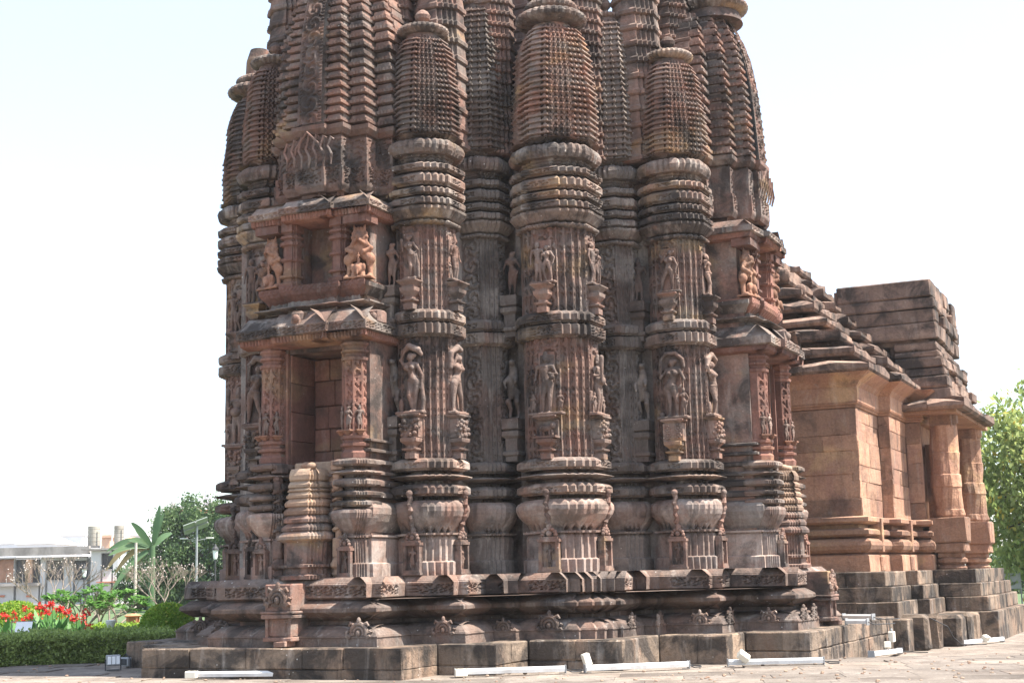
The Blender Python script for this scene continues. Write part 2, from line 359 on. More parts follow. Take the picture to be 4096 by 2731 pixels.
def loft(poly, prof, seg=None, carve=None, caps=True, front=True, wobble=0.0):
    """prof: (z, offset[, scale]); seg: spacing of extra points on facets that face the viewer's sides; carve(e, u, w, z, row)->offset array"""
    P = np.array(poly, float); n = len(P); D = np.roll(P, -1, 0)-P; Ls = np.hypot(D[:, 0], D[:, 1]); D /= Ls[:, None]
    Nn = np.stack([D[:, 1], -D[:, 0]], 1)
    pts = []; mit = []; fu = []; fw = []; fe = []
    for i in range(n):
        n0, n1 = Nn[i-1], Nn[i]; m = (n0+n1)/(1+max(-0.6, n0@n1))
        pts.append(P[i]); mit.append(m); fu.append(0); fw.append(Ls[i]); fe.append(-1)
        vis = (Nn[i, 1] < -0.5 or Nn[i, 0] > 0.5) or not front
        if seg and vis and Ls[i] > 1.6*seg:
            q = int(math.ceil(Ls[i]/seg))
            for j in range(1, q):
                u = Ls[i]*j/q; pts.append(P[i]+D[i]*u); mit.append(Nn[i]); fu.append(u); fw.append(Ls[i]); fe.append(i)
    pts = np.array(pts); mit = np.array(mit); fu = np.array(fu); fw = np.array(fw); fe = np.array(fe)
    K = len(pts); rows = []
    for r, pr in enumerate(prof):
        z, off = pr[0], pr[1]; sc = pr[2] if len(pr) > 2 else 1.0
        o = np.full(K, off, float)
        if carve is not None:
            c = carve(fe, fu, fw, z, r); o = o+np.where(fe >= 0, c, 0)
        xy = pts*sc+mit*o[:, None]; rows.append(np.column_stack([xy, np.full(K, z)]))
    V = np.concatenate(rows)
    if wobble: V = wob(V, wobble, 5.0)
    i = np.arange(K); j = (i+1) % K; Q = []
    for r in range(len(prof)-1): Q.append(np.stack([r*K+i, r*K+j, (r+1)*K+j, (r+1)*K+i], 1))
    Q = np.concatenate(Q) if Q else np.zeros((0, 4), int)
    F = [tuple(q) for q in Q.tolist()]
    if caps: F += [tuple(range(K-1, -1, -1)), tuple((len(prof)-1)*K+x for x in range(K))]
    return V, F
def dense(prof, dz):
    out = []
    for a, b in zip(prof[:-1], prof[1:]):
        n = max(1, int(round(abs(b[0]-a[0])/dz)))
        for k in range(n): out.append(tuple(x+(y-x)*k/n for x, y in zip(a, b)))
    return out+[prof[-1]]
# carved patterns, heights in metres
def vine(amp=0.026, minw=0.07, border=0.022):
    def f(fe, u, w, z, r):
        c = w/2; p = np.clip(w*0.9, 0.10, 0.24); k = np.floor(z/p); zc = (k+0.5)*p; dx = u-c; dz = z-zc
        side = np.where((k % 2) == 0, 1.0, -1.0)
        rr = np.hypot(dx, dz); th = np.arctan2(dz, dx*side)
        sp = np.sin(rr/(p*0.5)*7.0-th*2.0+0.6*k)
        fill = np.sin(dx*70+z*17+k*2)*np.sin(z*66-dx*25)
        h = np.where(0.6*sp+0.55*fill > -0.05, 0.0, -amp)+0.25*amp*sp
        ed = np.minimum(u, w-u); bead = -amp*0.45*(np.sin(z*115) > 0.1)
        h = np.where(w < 0.14, -amp*(np.sin(z*44+1.6*np.sin(dx*60+z*22)) > 0.25)*(ed > 0.02), np.where(ed < border*1.7, np.where(ed > border*0.55, bead, 0.0), h))
        return np.where(w > minw, h, 0.0)
    return f
def frieze(amp=0.018, z0=0.0, z1=1.0):
    def f(fe, u, w, z, r):
        if z <= z0+0.010 or z >= z1-0.010: return np.zeros_like(u)
        ed = np.minimum(u, w-u)
        h = -1.3*amp*((np.sin(u*64+2.5*np.sin(z*45))*np.cos(z*80+u*19)) > 0.0)
        return np.where(ed < 0.02, 0.0, h)
    return f
def lobes(amp):
    def f(fe, u, w, z, r): return amp*np.sqrt(np.clip(1-(2*u/w-1)**2, 0, 1))
    return f
def ring_mesh(name, poly, z0, z1, out, kind='band', seg=0.02, inn=-0.06):
    H = z1-z0
    if kind == 'flat':      # tall carved band
        prof = [(z0, inn), (z0+0.01*H, out*0.35), (z0+0.10*H, out*0.45), (z0+0.11*H, out*0.75), (z0+0.18*H, out*0.8), (z0+0.19*H, out)]+[(z0+(0.19+0.72*k/7)*H, out) for k in range(1, 8)]+[(z0+0.92*H, out*0.8), (z0+0.99*H, out*0.75), (z1, inn)]
        V, F = loft(poly, prof, seg, frieze(0.020, z0+0.19*H, z0+0.91*H), wobble=0.005)
    elif kind == 'band':      # carved vertical band with a lobed sloping top
        prof = [(z0, inn), (z0+0.02*H, out*0.45), (z0+0.13*H, out*0.55), (z0+0.14*H, out*0.85), (z0+0.19*H, out*0.88), (z0+0.20*H, out)]+[(z0+(0.20+0.44*k/5)*H, out) for k in range(1, 6)]+[(z0+0.68*H, out*0.96), (z0+0.82*H, out*0.72), (z0+0.95*H, out*0.3), (z1, inn)]
        V, F = loft(poly, prof, seg, frieze(0.018, z0+0.20*H, z0+0.64*H), wobble=0.005)
    elif kind == 'knife':
        prof = [(z0, inn), (z0+0.28*H, out*0.45), (z0+0.48*H, out), (z0+0.56*H, out*0.98), (z0+0.78*H, out*0.4), (z1, inn)]
        V, F = loft(poly, prof, 0.06, lobes(0.012), wobble=0.008)
    elif kind == 'rope':
        prof = [(z0, inn), (z0+0.25*H, out*0.8), (z0+0.5*H, out), (z0+0.75*H, out*0.8), (z1, inn)]
        V, F = loft(poly, prof, 0.018, lambda fe, u, w, z, r: 0.008*np.sin(u*130+z*60), wobble=0.006)
    elif kind == 'flare':
        prof = [(z0, inn), (z0+0.15*H, out*0.25), (z0+0.45*H, out*0.62), (z0+0.75*H, out*0.95), (z0+0.95*H, out), (z1, out*0.6), (z1+0.002, inn)]
        V, F = loft(poly, prof, 0.025, lambda fe, u, w, z, r: 0.012*np.abs(np.sin(u*36)), wobble=0.006)
    elif kind == 'amla':
        prof = [(z0, inn), (z0+0.08*H, inn+0.2*out), (z0+0.10*H, inn+0.30*out), (z0+0.2*H, inn+0.32*out), (z0+0.22*H, inn+0.48*out), (z0+0.32*H, inn+0.5*out), (z0+0.34*H, out*0.72), (z0+0.48*H, out*0.95), (z0+0.65*H, out*1.05), (z0+0.85*H, out*0.85), (z0+0.97*H, out*0.4), (z1, inn)]
        V, F = loft(poly, prof, 0.02, lambda fe, u, w, z, r: (0.014*np.sin(u*75) if z > z0+0.36*H else 0*u), wobble=0.006)
    elif kind == 'vase':
        pr = [(0, -0.65), (0.04, -0.6), (0.06, -0.55), (0.2, -0.05), (0.35, 0.45), (0.5, 0.8), (0.66, 1.0), (0.8, 1.0), (0.9, 0.82), (0.96, 0.5), (1.0, 0.3)]
        V, F = loft(poly, [(z0+a*H, b*out) for a, b in pr], 0.022, lobes(0.042), wobble=0.006)
    return mesh_from(name, V, F)
def shaft_mesh(name, poly, z0, z1, seg=0.018, amp=0.016):
    n = max(2, int((z1-z0)/seg))
    V, F = loft(poly, [(z0+(z1-z0)*k/n, 0) for k in range(n+1)], seg, vine(amp), wobble=0.005)
    return mesh_from(name, V, F)
def disc_mesh(name, r, h, n=120, ribs=30):
    m = MB(); pr = [(0.62, 0), (0.82, 0.1), (0.96, 0.3), (1.0, 0.5), (0.96, 0.7), (0.82, 0.9), (0.6, 1.0)]
    m.lathe([(r*a, h*b) for a, b in pr], n, ribs=ribs, amp=0.035); return m.mesh(name)
def bulge(t):       # outline of a small curved spire, 0 bottom .. 1 top
    return 1.0+0.035*math.sin(math.pi*min(1, t*1.6))-0.15*t**1.4-0.24*t**8
srnd = {}
def spire_mesh(name, h, z0, z1, rows, k=4, seg=0.022, wmain=0.24):
    poly = []
    base = stepped(h, wmain*h, k, 0.085*h)
    # cut narrow grooves between the strips
    n = len(base); 
    for i in range(n):
        a = np.array(base[i]); b = np.array(base[(i+1) % n]); L = np.hypot(*(b-a))
        poly.append(tuple(a))
        if L > 0.09*h and L < 0.5*h:
            d = (b-a)/L; nn = np.array([d[1], -d[0]]); g = 0.055*h
            for q in (0.70,):
                p = a+d*L*q; poly += [tuple(p), tuple(p-nn*0.09*h), tuple(p+d*g-nn*0.09*h), tuple(p+d*g)]
    prof = []; rh = (z1-z0)/rows
    for r in range(rows):
        for q, o in ((0.0, -0.022), (0.10, 0.024), (0.36, 0.026), (0.46, 0.0), (0.97, -0.014)):
            t = (r+q)/rows; jj = srnd.get((name, r)) or srnd.setdefault((name, r), random.uniform(0.65, 1.25)); prof.append((z0+(z1-z0)*t, o*jj*(h/0.5), bulge(t)))
    prof = [(z0-0.05, -0.06, 1.0), (z0-0.03, 0.0, 1.0)]+prof
    def cv(fe, u, w, z, r):
        p = 0.5*h; dx = u-w/2; kk = np.floor(z/(w*0.9)); dz = z-(kk+0.5)*w*0.9; rr = np.hypot(dx, dz); th = np.arctan2(dz, dx)
        s = np.where(np.sin(rr/w*15+2*th+kk)+0.5*np.sin(u*55)*np.sin(z*60) > -0.1, 0.006, -0.026)
        flat = -prof[r][1]+0.018
        ed = np.minimum(u, w-u)
        return np.where(w > 0.40*h, np.where(ed < 0.03, flat+0.008*np.sin(z*140), flat+s), 0.0)
    V, F = loft(poly, prof, seg, cv, wobble=0.008)
    return mesh_from(name, V, F)

# ------------------------------------------------------------------ carved figures: one continuous skin per figure
def ell(c, r, nu=14, nv=10, rot=None):
    V = []; F = []
    for j in range(nv+1):
        ph = math.pi*j/nv
        for i in range(nu):
            a = 2*math.pi*i/nu; p = Vector((r[0]*math.sin(ph)*math.cos(a), r[1]*math.sin(ph)*math.sin(a), r[2]*math.cos(ph)))
            if rot: p = rot @ p
            V.append((c[0]+p.x, c[1]+p.y, c[2]+p.z))
    for j in range(nv):
        for i in range(nu): F.append((j*nu+i, (j+1)*nu+i, (j+1)*nu+(i+1) % nu, j*nu+(i+1) % nu))
    return V, F
def limb(m, pts, rad):
    pts = [Vector(p) for p in pts]; m.tube(pts, rad, 10)
    for p, r in zip(pts, rad): m.add(*ell(p, (r, r, r), 10, 8))
def human(m, female=True, hip=0.03, chest=-0.015, head=0.01, lh=(-0.17, -0.06, 0.52), le=(-0.19, 0.0, 0.64), rh=(0.17, -0.05, 0.5), re=(0.19, 0.0, 0.63),
          lk=(-0.05, -0.03, 0.27), lf=(-0.06, 0.0, 0.03), rk=(0.075, -0.02, 0.27), rf=(0.06, 0.0, 0.03), hair='bun', belly=0.0, off=(0, 0, 0), sc=1.0, turn=0.0):
    h = MB(); hw = 0.085 if female else 0.072
    limb(h, [(hip-hw*0.7, 0, 0.49), lk, lf], [0.068 if female else 0.06, 0.043, 0.026])
    limb(h, [(hip+hw*0.7, 0, 0.49), rk, rf], [0.068 if female else 0.06, 0.043, 0.026])
    for f, s in ((lf, -1), (rf, 1)): h.add(*ell((f[0]+s*0.01, f[1]-0.03, 0.018), (0.028, 0.055, 0.02)))
    h.add(*ell((hip, 0, 0.51), (0.118 if female else 0.098, 0.075, 0.075)))
    h.add(*ell((hip*0.7, -0.005, 0.535), (0.122 if female else 0.105, 0.08, 0.018)))      # girdle
    limb(h, [(hip*0.8, 0, 0.55), (hip*0.35+chest*0.5, -0.005, 0.63), (chest, 0, 0.73)], [0.088, 0.062 if female else 0.072, 0.08])
    if belly: h.add(*ell((hip*0.5, -0.05, 0.59), (0.11, 0.1, 0.09)))
    sw = 0.115 if female else 0.14
    limb(h, [(chest-sw, 0, 0.79), (chest, 0, 0.80), (chest+sw, 0, 0.79)], [0.04, 0.05, 0.04])
    h.add(*ell((chest, -0.005, 0.745), (0.10, 0.068, 0.085)))
    if female:
        for s in (-1, 1): h.add(*ell((chest+s*0.052, -0.062, 0.735), (0.047, 0.045, 0.047)))
    h.add(*ell((chest, -0.065, 0.79), (0.06, 0.02, 0.012)))                                   # necklace
    limb(h, [(chest, 0, 0.82), (head, -0.005, 0.87)], [0.032, 0.03])
    h.add(*ell((head, -0.01, 0.915), (0.052, 0.06, 0.066)))
    h.add(*ell((head, -0.068, 0.905), (0.01, 0.014, 0.018)))
    for s in (-1, 1):
        h.add(*ell((head+s*0.02, -0.062, 0.92), (0.011, 0.008, 0.007))); h.add(*ell((head+s*0.055, -0.002, 0.905), (0.016, 0.018, 0.03)))
    h.add(*ell((head, -0.062, 0.885), (0.018, 0.01, 0.006)))
    if hair == 'bun': h.add(*ell((head+0.06, 0.0, 0.945), (0.05, 0.045, 0.04))); h.add(*ell((head, 0.01, 0.945), (0.056, 0.055, 0.05)))
    elif hair == 'crown': limb(h, [(head, 0, 0.955), (head, 0, 1.03)], [0.055, 0.035])
    else: h.add(*ell((head, 0.01, 0.965), (0.06, 0.06, 0.05)))
    for s, e, w in ((-1, le, lh), (1, re, rh)):
        limb(h, [(chest+s*sw, 0, 0.785), e, w], [0.036, 0.028, 0.021])
        d = (Vector(w)-Vector(e)).normalized(); p = Vector(w)+d*0.022
        h.add(*ell(p, (0.022, 0.017, 0.024)))
        for q in range(4): limb(h, [p+Vector(((q-1.5)*0.011, -0.006, 0)), p+d*0.035+Vector(((q-1.5)*0.012, -0.01, 0))], [0.008, 0.006])
        limb(h, [p+Vector((-s*0.015, -0.008, 0)), p+d*0.018+Vector((-s*0.028, -0.014, 0))], [0.008, 0.007])
    cs, sn = math.cos(turn), math.sin(turn)
    m.add([((v[0]*cs-v[1]*sn)*sc+off[0], (v[0]*sn+v[1]*cs)*sc+off[1], v[2]*sc+off[2]) for v in h.V], h.F)
def skin(name, m, voxel=0.0115, smooth=1, dec=1.0):
    me = m.mesh('tmp'); o = bpy.data.objects.new('tmp', me); COL.objects.link(o)
    r = o.modifiers.new('r', 'REMESH'); r.mode = 'VOXEL'; r.voxel_size = voxel
    if smooth: s = o.modifiers.new('s', 'SMOOTH'); s.factor = 0.5; s.iterations = smooth
    if dec < 1: d = o.modifiers.new('d', 'DECIMATE'); d.ratio = dec
    dg = bpy.context.evaluated_depsgraph_get(); dg.update()
    out = bpy.data.meshes.new_from_object(o.evaluated_get(dg)); out.name = name
    bpy.data.objects.remove(o); bpy.data.meshes.remove(me)
    out.polygons.foreach_set('use_smooth', [True]*len(out.polygons))
    return out
FIG = {}
def _slab(m, x0=-0.17, x1=0.17, z=0.0, d=0.12): m.box(x0, x1, -0.10, 0.06, z-0.035, z+0.012)
def back_slab(m, x0, x1, z0, z1): m.box(x0, x1, 0.03, 0.075, z0, z1)
m = MB(); human(m, False, 0.03, -0.015, 0.0, lh=(-0.17, -0.05, 0.60), le=(-0.18, 0.0, 0.68), rh=(0.13, -0.09, 0.66), re=(0.21, -0.02, 0.65), hair='crown'); m.add(*ell((0.14, -0.07, 0.6), (0.05, 0.04, 0.05)))
human(m, True, sc=0.34, off=(-0.24, 0.0, 0.0), hair='cap'); human(m, True, sc=0.36, off=(0.25, 0.0, 0.0), hair='cap'); back_slab(m, -0.12, 0.14, 0.55, 1.0); _slab(m, -0.3, 0.32); FIG['crowned'] = skin('crowned', m)
m = MB(); human(m, True, 0.045, -0.02, -0.02, lh=(-0.14, -0.02, 0.98), le=(-0.21, 0.0, 0.88), rh=(0.19, -0.02, 0.43), re=(0.20, 0.0, 0.60), lk=(-0.02, -0.06, 0.27), lf=(0.02, 0, 0.03))
limb(m, [(-0.2, 0.03, 0.85), (-0.17, 0.02, 1.02), (-0.03, -0.02, 1.10), (0.14, -0.03, 1.03), (0.19, 0, 0.95)], [0.03, 0.045, 0.06, 0.055, 0.03]); limb(m, [(0.19, 0, 0.45), (0.21, 0.01, 0.2), (0.2, 0.01, 0.02)], [0.03, 0.04, 0.035]); m.add(*ell((-0.2, 0, 0.12), (0.045, 0.04, 0.12))); _slab(m, -0.27, 0.24); FIG['branch'] = skin('branch', m)
m = MB(); human(m, True, -0.045, 0.03, 0.05, lh=(-0.1, -0.05, 0.93), le=(-0.13, -0.02, 0.78), rh=(0.13, 0.0, 0.90), re=(0.21, 0.0, 0.78), lk=(-0.13, 0.0, 0.27), lf=(-0.15, 0, 0.03), rk=(0.07, -0.03, 0.28), rf=(0.16, 0, 0.03))
limb(m, [(-0.16, 0.03, 0.75), (-0.15, 0.02, 1.0), (0.0, -0.02, 1.10), (0.15, 0, 1.08)], [0.04, 0.05, 0.06, 0.05]); _slab(m, -0.24, 0.24); FIG['twist'] = skin('twist', m)
m = MB(); human(m, False, 0.0, 0.0, 0.02, lh=(-0.10, -0.12, 0.66), le=(-0.21, -0.02, 0.66), rh=(0.16, -0.07, 0.56), re=(0.2, 0, 0.66), hair='crown', belly=1)
limb(m, [(-0.12, -0.13, 0.55), (-0.12, -0.13, 0.98)], [0.02, 0.045]); human(m, True, sc=0.36, off=(-0.22, -0.02, 0), hair='cap'); human(m, True, sc=0.34, off=(0.23, 0.0, 0.0), hair='cap'); back_slab(m, -0.26, -0.1, 0.0, 0.4); _slab(m, -0.3, 0.3); FIG['staff'] = skin('staff', m)
m = MB(); human(m, True, -0.035, 0.02, 0.0, lh=(-0.17, -0.07, 0.83), le=(-0.20, -0.02, 0.68), rh=(0.16, -0.05, 0.52), re=(0.21, 0.0, 0.63))
limb(m, [(-0.21, 0.02, 0.78), (-0.19, 0, 0.98), (-0.08, -0.03, 1.08), (0.08, -0.03, 1.08), (0.19, 0, 0.97), (0.2, 0.02, 0.85)], [0.035]*6); human(m, True, sc=0.48, off=(0.19, -0.02, 0.0), hair='cap'); back_slab(m, -0.16, 0.16, 0.8, 1.06); m.add(*ell((-0.2, 0, 0.05), (0.05, 0.05, 0.05))); _slab(m, -0.26, 0.28); FIG['arch'] = skin('arch', m)
m = MB(); human(m, True, 0.05, -0.03, -0.05, lh=(-0.17, -0.08, 0.80), le=(-0.18, -0.01, 0.64), rh=(0.12, -0.06, 0.55), re=(0.19, 0.0, 0.64), lk=(0.04, -0.06, 0.27), lf=(0.0, 0, 0.03), rk=(0.12, 0, 0.27), rf=(0.13, 0, 0.03)); m.add(*ell((-0.17, -0.09, 0.86), (0.045, 0.02, 0.05))); limb(m, [(0.14, 0, 0.6), (0.2, 0, 0.3), (0.2, 0, 0.02)], [0.02, 0.035, 0.04]); _slab(m); FIG['mirror'] = skin('mirror', m)
m = MB(); human(m, True, 0.03, 0.04, 0.07, lh=(-0.02, -0.1, 0.85), le=(-0.13, -0.04, 0.72), rh=(0.20, -0.03, 0.46), re=(0.23, 0, 0.62), lk=(-0.12, -0.02, 0.28), lf=(-0.17, 0, 0.03), rk=(0.1, 0, 0.27), rf=(0.1, 0, 0.03)); human(m, True, sc=0.38, off=(0.24, -0.02, 0.0), hair='cap'); limb(m, [(-0.12, 0.02, 0.8), (-0.2, 0, 0.9)], [0.05, 0.02]); _slab(m, -0.25, 0.32); FIG['child'] = skin('child', m)
m = MB(); human(m, False, 0.02, -0.01, -0.02, off=(-0.13, 0, 0), lh=(-0.17, -0.04, 0.5), rh=(0.17, -0.08, 0.72), hair='cap', lk=(-0.02, -0.05, 0.27)); human(m, True, -0.04, -0.03, -0.05, off=(0.15, -0.03, 0), sc=0.9, lh=(-0.15, -0.08, 0.7), le=(-0.17, -0.04, 0.62), lk=(-0.12, -0.05, 0.3), rf=(0.1, 0, 0.03)); _slab(m, -0.32, 0.34); FIG['couple'] = skin('couple', m)
m = MB(); human(m, False, 0.0, 0.0, 0.0, lh=(-0.12, -0.08, 0.86), le=(-0.19, -0.02, 0.7), hair='crown'); back_slab(m, -0.22, 0.0, 0.6, 0.95); human(m, True, sc=0.4, off=(-0.24, 0, 0), hair='cap'); _slab(m, -0.3, 0.2); FIG['prince'] = skin('prince', m)
m = MB(); human(m, True, 0.03, -0.02, 0.0, hair='bun'); FIG['small'] = skin('small', m, 0.028, 1)
m = MB(); human(m, False, -0.03, 0.02, 0.0, lh=(-0.15, -0.06, 0.8), le=(-0.2, 0, 0.68), hair='crown'); FIG['small2'] = skin('small2', m, 0.028, 1)
# seated dwarf
m = MB(); m.add(*ell((0, 0, 0.32), (0.24, 0.17, 0.26))); m.add(*ell((0, -0.03, 0.72), (0.15, 0.14, 0.17)))
for s in (-1, 1):
    limb(m, [(s*0.18, 0, 0.12), (s*0.36, -0.12, 0.2), (s*0.22, -0.18, 0.02)], [0.12, 0.09, 0.06]); limb(m, [(s*0.22, 0, 0.52), (s*0.36, -0.06, 0.36), (s*0.26, -0.16, 0.3)], [0.08, 0.06, 0.05]); m.add(*ell((s*0.15, 0, 0.72), (0.05, 0.05, 0.08)))
m.add(*ell((0, -0.16, 0.72), (0.03, 0.03, 0.04))); FIG['dwarf'] = skin('dwarf', m, 0.03, 1)
# rearing lion above a crouching elephant with rider, seen from the front
m = MB()
m.add(*ell((0, 0.02, 0.74), (0.15, 0.13, 0.15))); m.add(*ell((0, -0.10, 0.73), (0.085, 0.09, 0.075))); m.add(*ell((0, -0.16, 0.755), (0.03, 0.03, 0.025)))
for s in (-1, 1):
    m.add(*ell((s*0.06, -0.11, 0.80), (0.028, 0.02, 0.022))); limb(m, [(s*0.09, 0.0, 0.85), (s*0.12, 0.0, 0.96)], [0.05, 0.02])
    for k in range(6): a = -0.9+k*0.45; m.add(*ell((s*0.155*math.cos(a), 0.0, 0.74+0.165*math.sin(a)), (0.035, 0.05, 0.04)))
    limb(m, [(s*0.14, 0, 0.60), (s*0.26, -0.04, 0.52), (s*0.13, -0.14, 0.45)], [0.07, 0.05, 0.045]); limb(m, [(s*0.1, -0.08, 0.62), (s*0.05, -0.16, 0.66)], [0.04, 0.03])
    limb(m, [(s*0.13, 0.02, 0.42), (s*0.24, -0.02, 0.33), (s*0.22, 0.0, 0.18), (s*0.24, -0.02, 0.03)], [0.12, 0.105, 0.06, 0.05]); m.add(*ell((s*0.24, -0.08, 0.025), (0.05, 0.08, 0.03)))
m.add(*ell((0, 0.02, 0.55), (0.15, 0.12, 0.17)))
m.add(*ell((0, -0.07, 0.14), (0.15, 0.10, 0.13))); m.add(*ell((0, -0.17, 0.13), (0.07, 0.06, 0.09)))
for s in (-1, 1): m.add(*ell((s*0.12, -0.12, 0.17), (0.05, 0.03, 0.07))); limb(m, [(s*0.10, -0.1, 0.06), (s*0.10, -0.13, 0.0)], [0.05, 0.05])
limb(m, [(0, -0.2, 0.12), (0.02, -0.23, 0.03)], [0.03, 0.02]); human(m, False, sc=0.28, off=(0, -0.1, 0.17), hair='cap'); m.box(-0.3, 0.3, -0.18, 0.12, -0.03, 0.01)
FIG['lion'] = skin('lion', m, 0.013)
# slender rearing beast for the dark recesses
m = MB(); limb(m, [(-0.04, 0.05, 0.42), (-0.02, 0.0, 0.62), (0.02, -0.02, 0.80), (0.0, -0.04, 0.92)], [0.10, 0.095, 0.075, 0.055]); m.add(*ell((0.03, -0.10, 0.93), (0.05, 0.10, 0.05)))
for s in (-1, 1):
    limb(m, [(s*0.05, 0.03, 0.42), (s*0.08, -0.05, 0.28), (s*0.07, 0.03, 0.14), (s*0.08, 0, 0.02)], [0.075, 0.055, 0.035, 0.03]); limb(m, [(s*0.06, -0.04, 0.68), (s*0.1, -0.14, 0.6), (s*0.07, -0.16, 0.5)], [0.05, 0.035, 0.025]); limb(m, [(s*0.03, 0, 0.96), (s*0.04, 0.02, 1.02)], [0.02, 0.01])
m.add(*ell((0, -0.03, -0.08), (0.09, 0.09, 0.1))); m.box(-0.12, 0.12, -0.12, 0.08, -0.2, -0.16); FIG['beast'] = skin('beast', m, 0.02)

# ================================================================== SETTING
# ground: one sheet to the horizon, with the gentle fall beside the temple
def make_ground():
    xs = np.concatenate([np.linspace(-900, -40, 12), np.linspace(-30, 30, 61), np.linspace(40, 900, 12)])
    ys = np.concatenate([np.linspace(-60, 8, 8), np.linspace(10, 45, 71), np.linspace(50, 1500, 16)])
    V = [(x, y, gz(x, y)-0.012) for y in ys for x in xs]; n = len(xs)
    F = [(j*n+i, j*n+i+1, (j+1)*n+i+1, (j+1)*n+i) for j in range(len(ys)-1) for i in range(n-1)]
    o = obj('ground', mesh_from('ground', V, F), 'ground', smooth=True); tag(o, 'pale stone paving around the temple platform', kind='structure')
    return o
ground = make_ground()
# separate paving slabs in the strip of ground in front of the platform
slab_mesh = [(lambda w, d: (lambda mb: (mb.box(-w/2+0.002, w/2-0.002, -d/2+0.002, d/2-0.002, -0.05, 0.0, 0.004), mb.mesh('slab'))[1])(MB()))(w, d) for w, d in ((1.0, 0.62), (0.8, 0.62), (1.3, 0.62))]
ang = -0.10
for row in range(13):
    y = 14.6+row*0.62; x = -9+random.uniform(0, 0.8)
    while x < 10.5:
        k = random.randrange(3); w = (1.0, 0.8, 1.3)[k]
        X, Y = x+w/2, y
        Xr = X*math.cos(ang)-(Y-18)*math.sin(ang); Yr = 18+X*math.sin(ang)+(Y-18)*math.cos(ang)
        s, t = lw(Xr, Yr)
        inside = (abs(s) < 2.6 and t > -6.6) or (t > -5.7 and -4.6 < s < 3.4) or (t > -4.75 and -4.6 < s < 5.75) or (t > -2.6 and s < 6.6)
        px = 2048+F_PX*Xr/max(Yr, 1)
        if not inside and Yr > 14.5 and -200 < px < 4300:
            o = obj('paving_slab', slab_mesh[k], 'ground', ground, (Xr, Yr, gz(Xr, Yr)+random.uniform(0.0, 0.003)), ang)
            o.rotation_euler = (random.uniform(-0.003, 0.003), random.uniform(-0.003, 0.003), ang)
        x += w

# ------------------------------------------------------------------ temple root and stone platform
TROT = -TH
def troot(name): return empty(name, wl(0, 0, 0), TROT)
platform = tag(troot('stone_platform'), 'low platform of large weathered stone blocks that the carved tower stands on', 'platform')
ZP = 0.37
PLAT = [(-3.85, -4.14), (-2.75, -4.14), (-2.75, -5.10), (-1.985, -5.10), (-1.985, -6.004), (1.985, -6.004), (1.985, -5.095), (2.813, -5.095), (2.813, -4.142),
        (4.142, -4.142), (4.142, -2.813), (5.095, -2.813), (5.095, -1.985), (6.004, -1.985), (6.004, 4.30)]
def ground_at(s, t):
    w = wl(s, t); return gz(w.x, w.y)
core = [(x*0.985 if False else x, y) for x, y in PLAT]+[(5.5, 4.30), (5.5, 6.0), (-3.85, 6.0)]
# core a little inside the facing blocks
def inset(poly, d):
    P = np.array(poly); n = len(P); D = np.roll(P, -1, 0)-P; L = np.hypot(D[:, 0], D[:, 1]); D /= L[:, None]; Nn = np.stack([D[:, 1], -D[:, 0]], 1)
    return [tuple(P[i]-d*(Nn[i-1]+Nn[i])/(1+max(-0.6, Nn[i-1]@Nn[i]))) for i in range(n)]
V, F = loft(inset(core, 0.20), [(-0.3, 0), (ZP-0.012, 0)])
obj('paved_top', mesh_from('platform_core', V, F), 'platform', platform)
def block_mesh(L, d, z0, z1, rough=0.006):
    mb = MB(); V, F = bev_box(-L/2, L/2, 0, d, z0, z1, random.uniform(0.008, 0.022))
    V = [tuple(c+random.uniform(-rough, rough) for c in v) for v in V]; return mb.add(V, F).mesh('platform_block')
def face_blocks(parent, a, b, rows, lo=0.45, hi=0.95, depth=0.42, name='stone_block', mat='platform', rough=0.006, inward=None):
    """rows: list of (z0,z1); a->b runs counter-clockwise so the outward side is on the right"""
    a = Vector((a[0], a[1], 0)); b = Vector((b[0], b[1], 0)); L = (b-a).length; d = (b-a)/L; nn = Vector((d.y, -d.x, 0))
    for (z0, z1) in rows:
        x = 0.0
        n = max(1, round(L/random.uniform(lo, hi))); cuts = [0]+sorted(max(0.12, min(L-0.12, L*(k+random.uniform(-0.22, 0.22))/n)) for k in range(1, n))+[L]
        for c0, c1 in zip(cuts[:-1], cuts[1:]):
            if c1-c0 < 0.06: continue
            me = block_mesh(c1-c0-0.004, depth, z0+0.0015, z1-0.0015, rough)
            p = a+d*((c0+c1)/2)+nn*random.uniform(-0.010, 0.008)
            o = obj(name, me, mat, parent, (p.x, p.y, 0), math.atan2(d.y, d.x))
for a, b in zip(PLAT[:-1], PLAT[1:]):
    gm = min(ground_at(*a), ground_at(*b))
    # inner ends: shorten blocks at convex corners so that neighbours butt
    face_blocks(platform, a, b, [(gm-0.1, ZP-0.26), (ZP-0.26, ZP)] if random.random() < 0.75 else [(gm-0.1, ZP)], depth=0.40)
face_blocks(platform, (-3.85, 2.0), (-3.85, -4.14), [(-0.1, ZP)])

# ------------------------------------------------------------------ the tower
tower = tag(troot('temple_tower'), 'tall red sandstone temple tower covered with clustered spires, carved pillars and statues', 'temple')
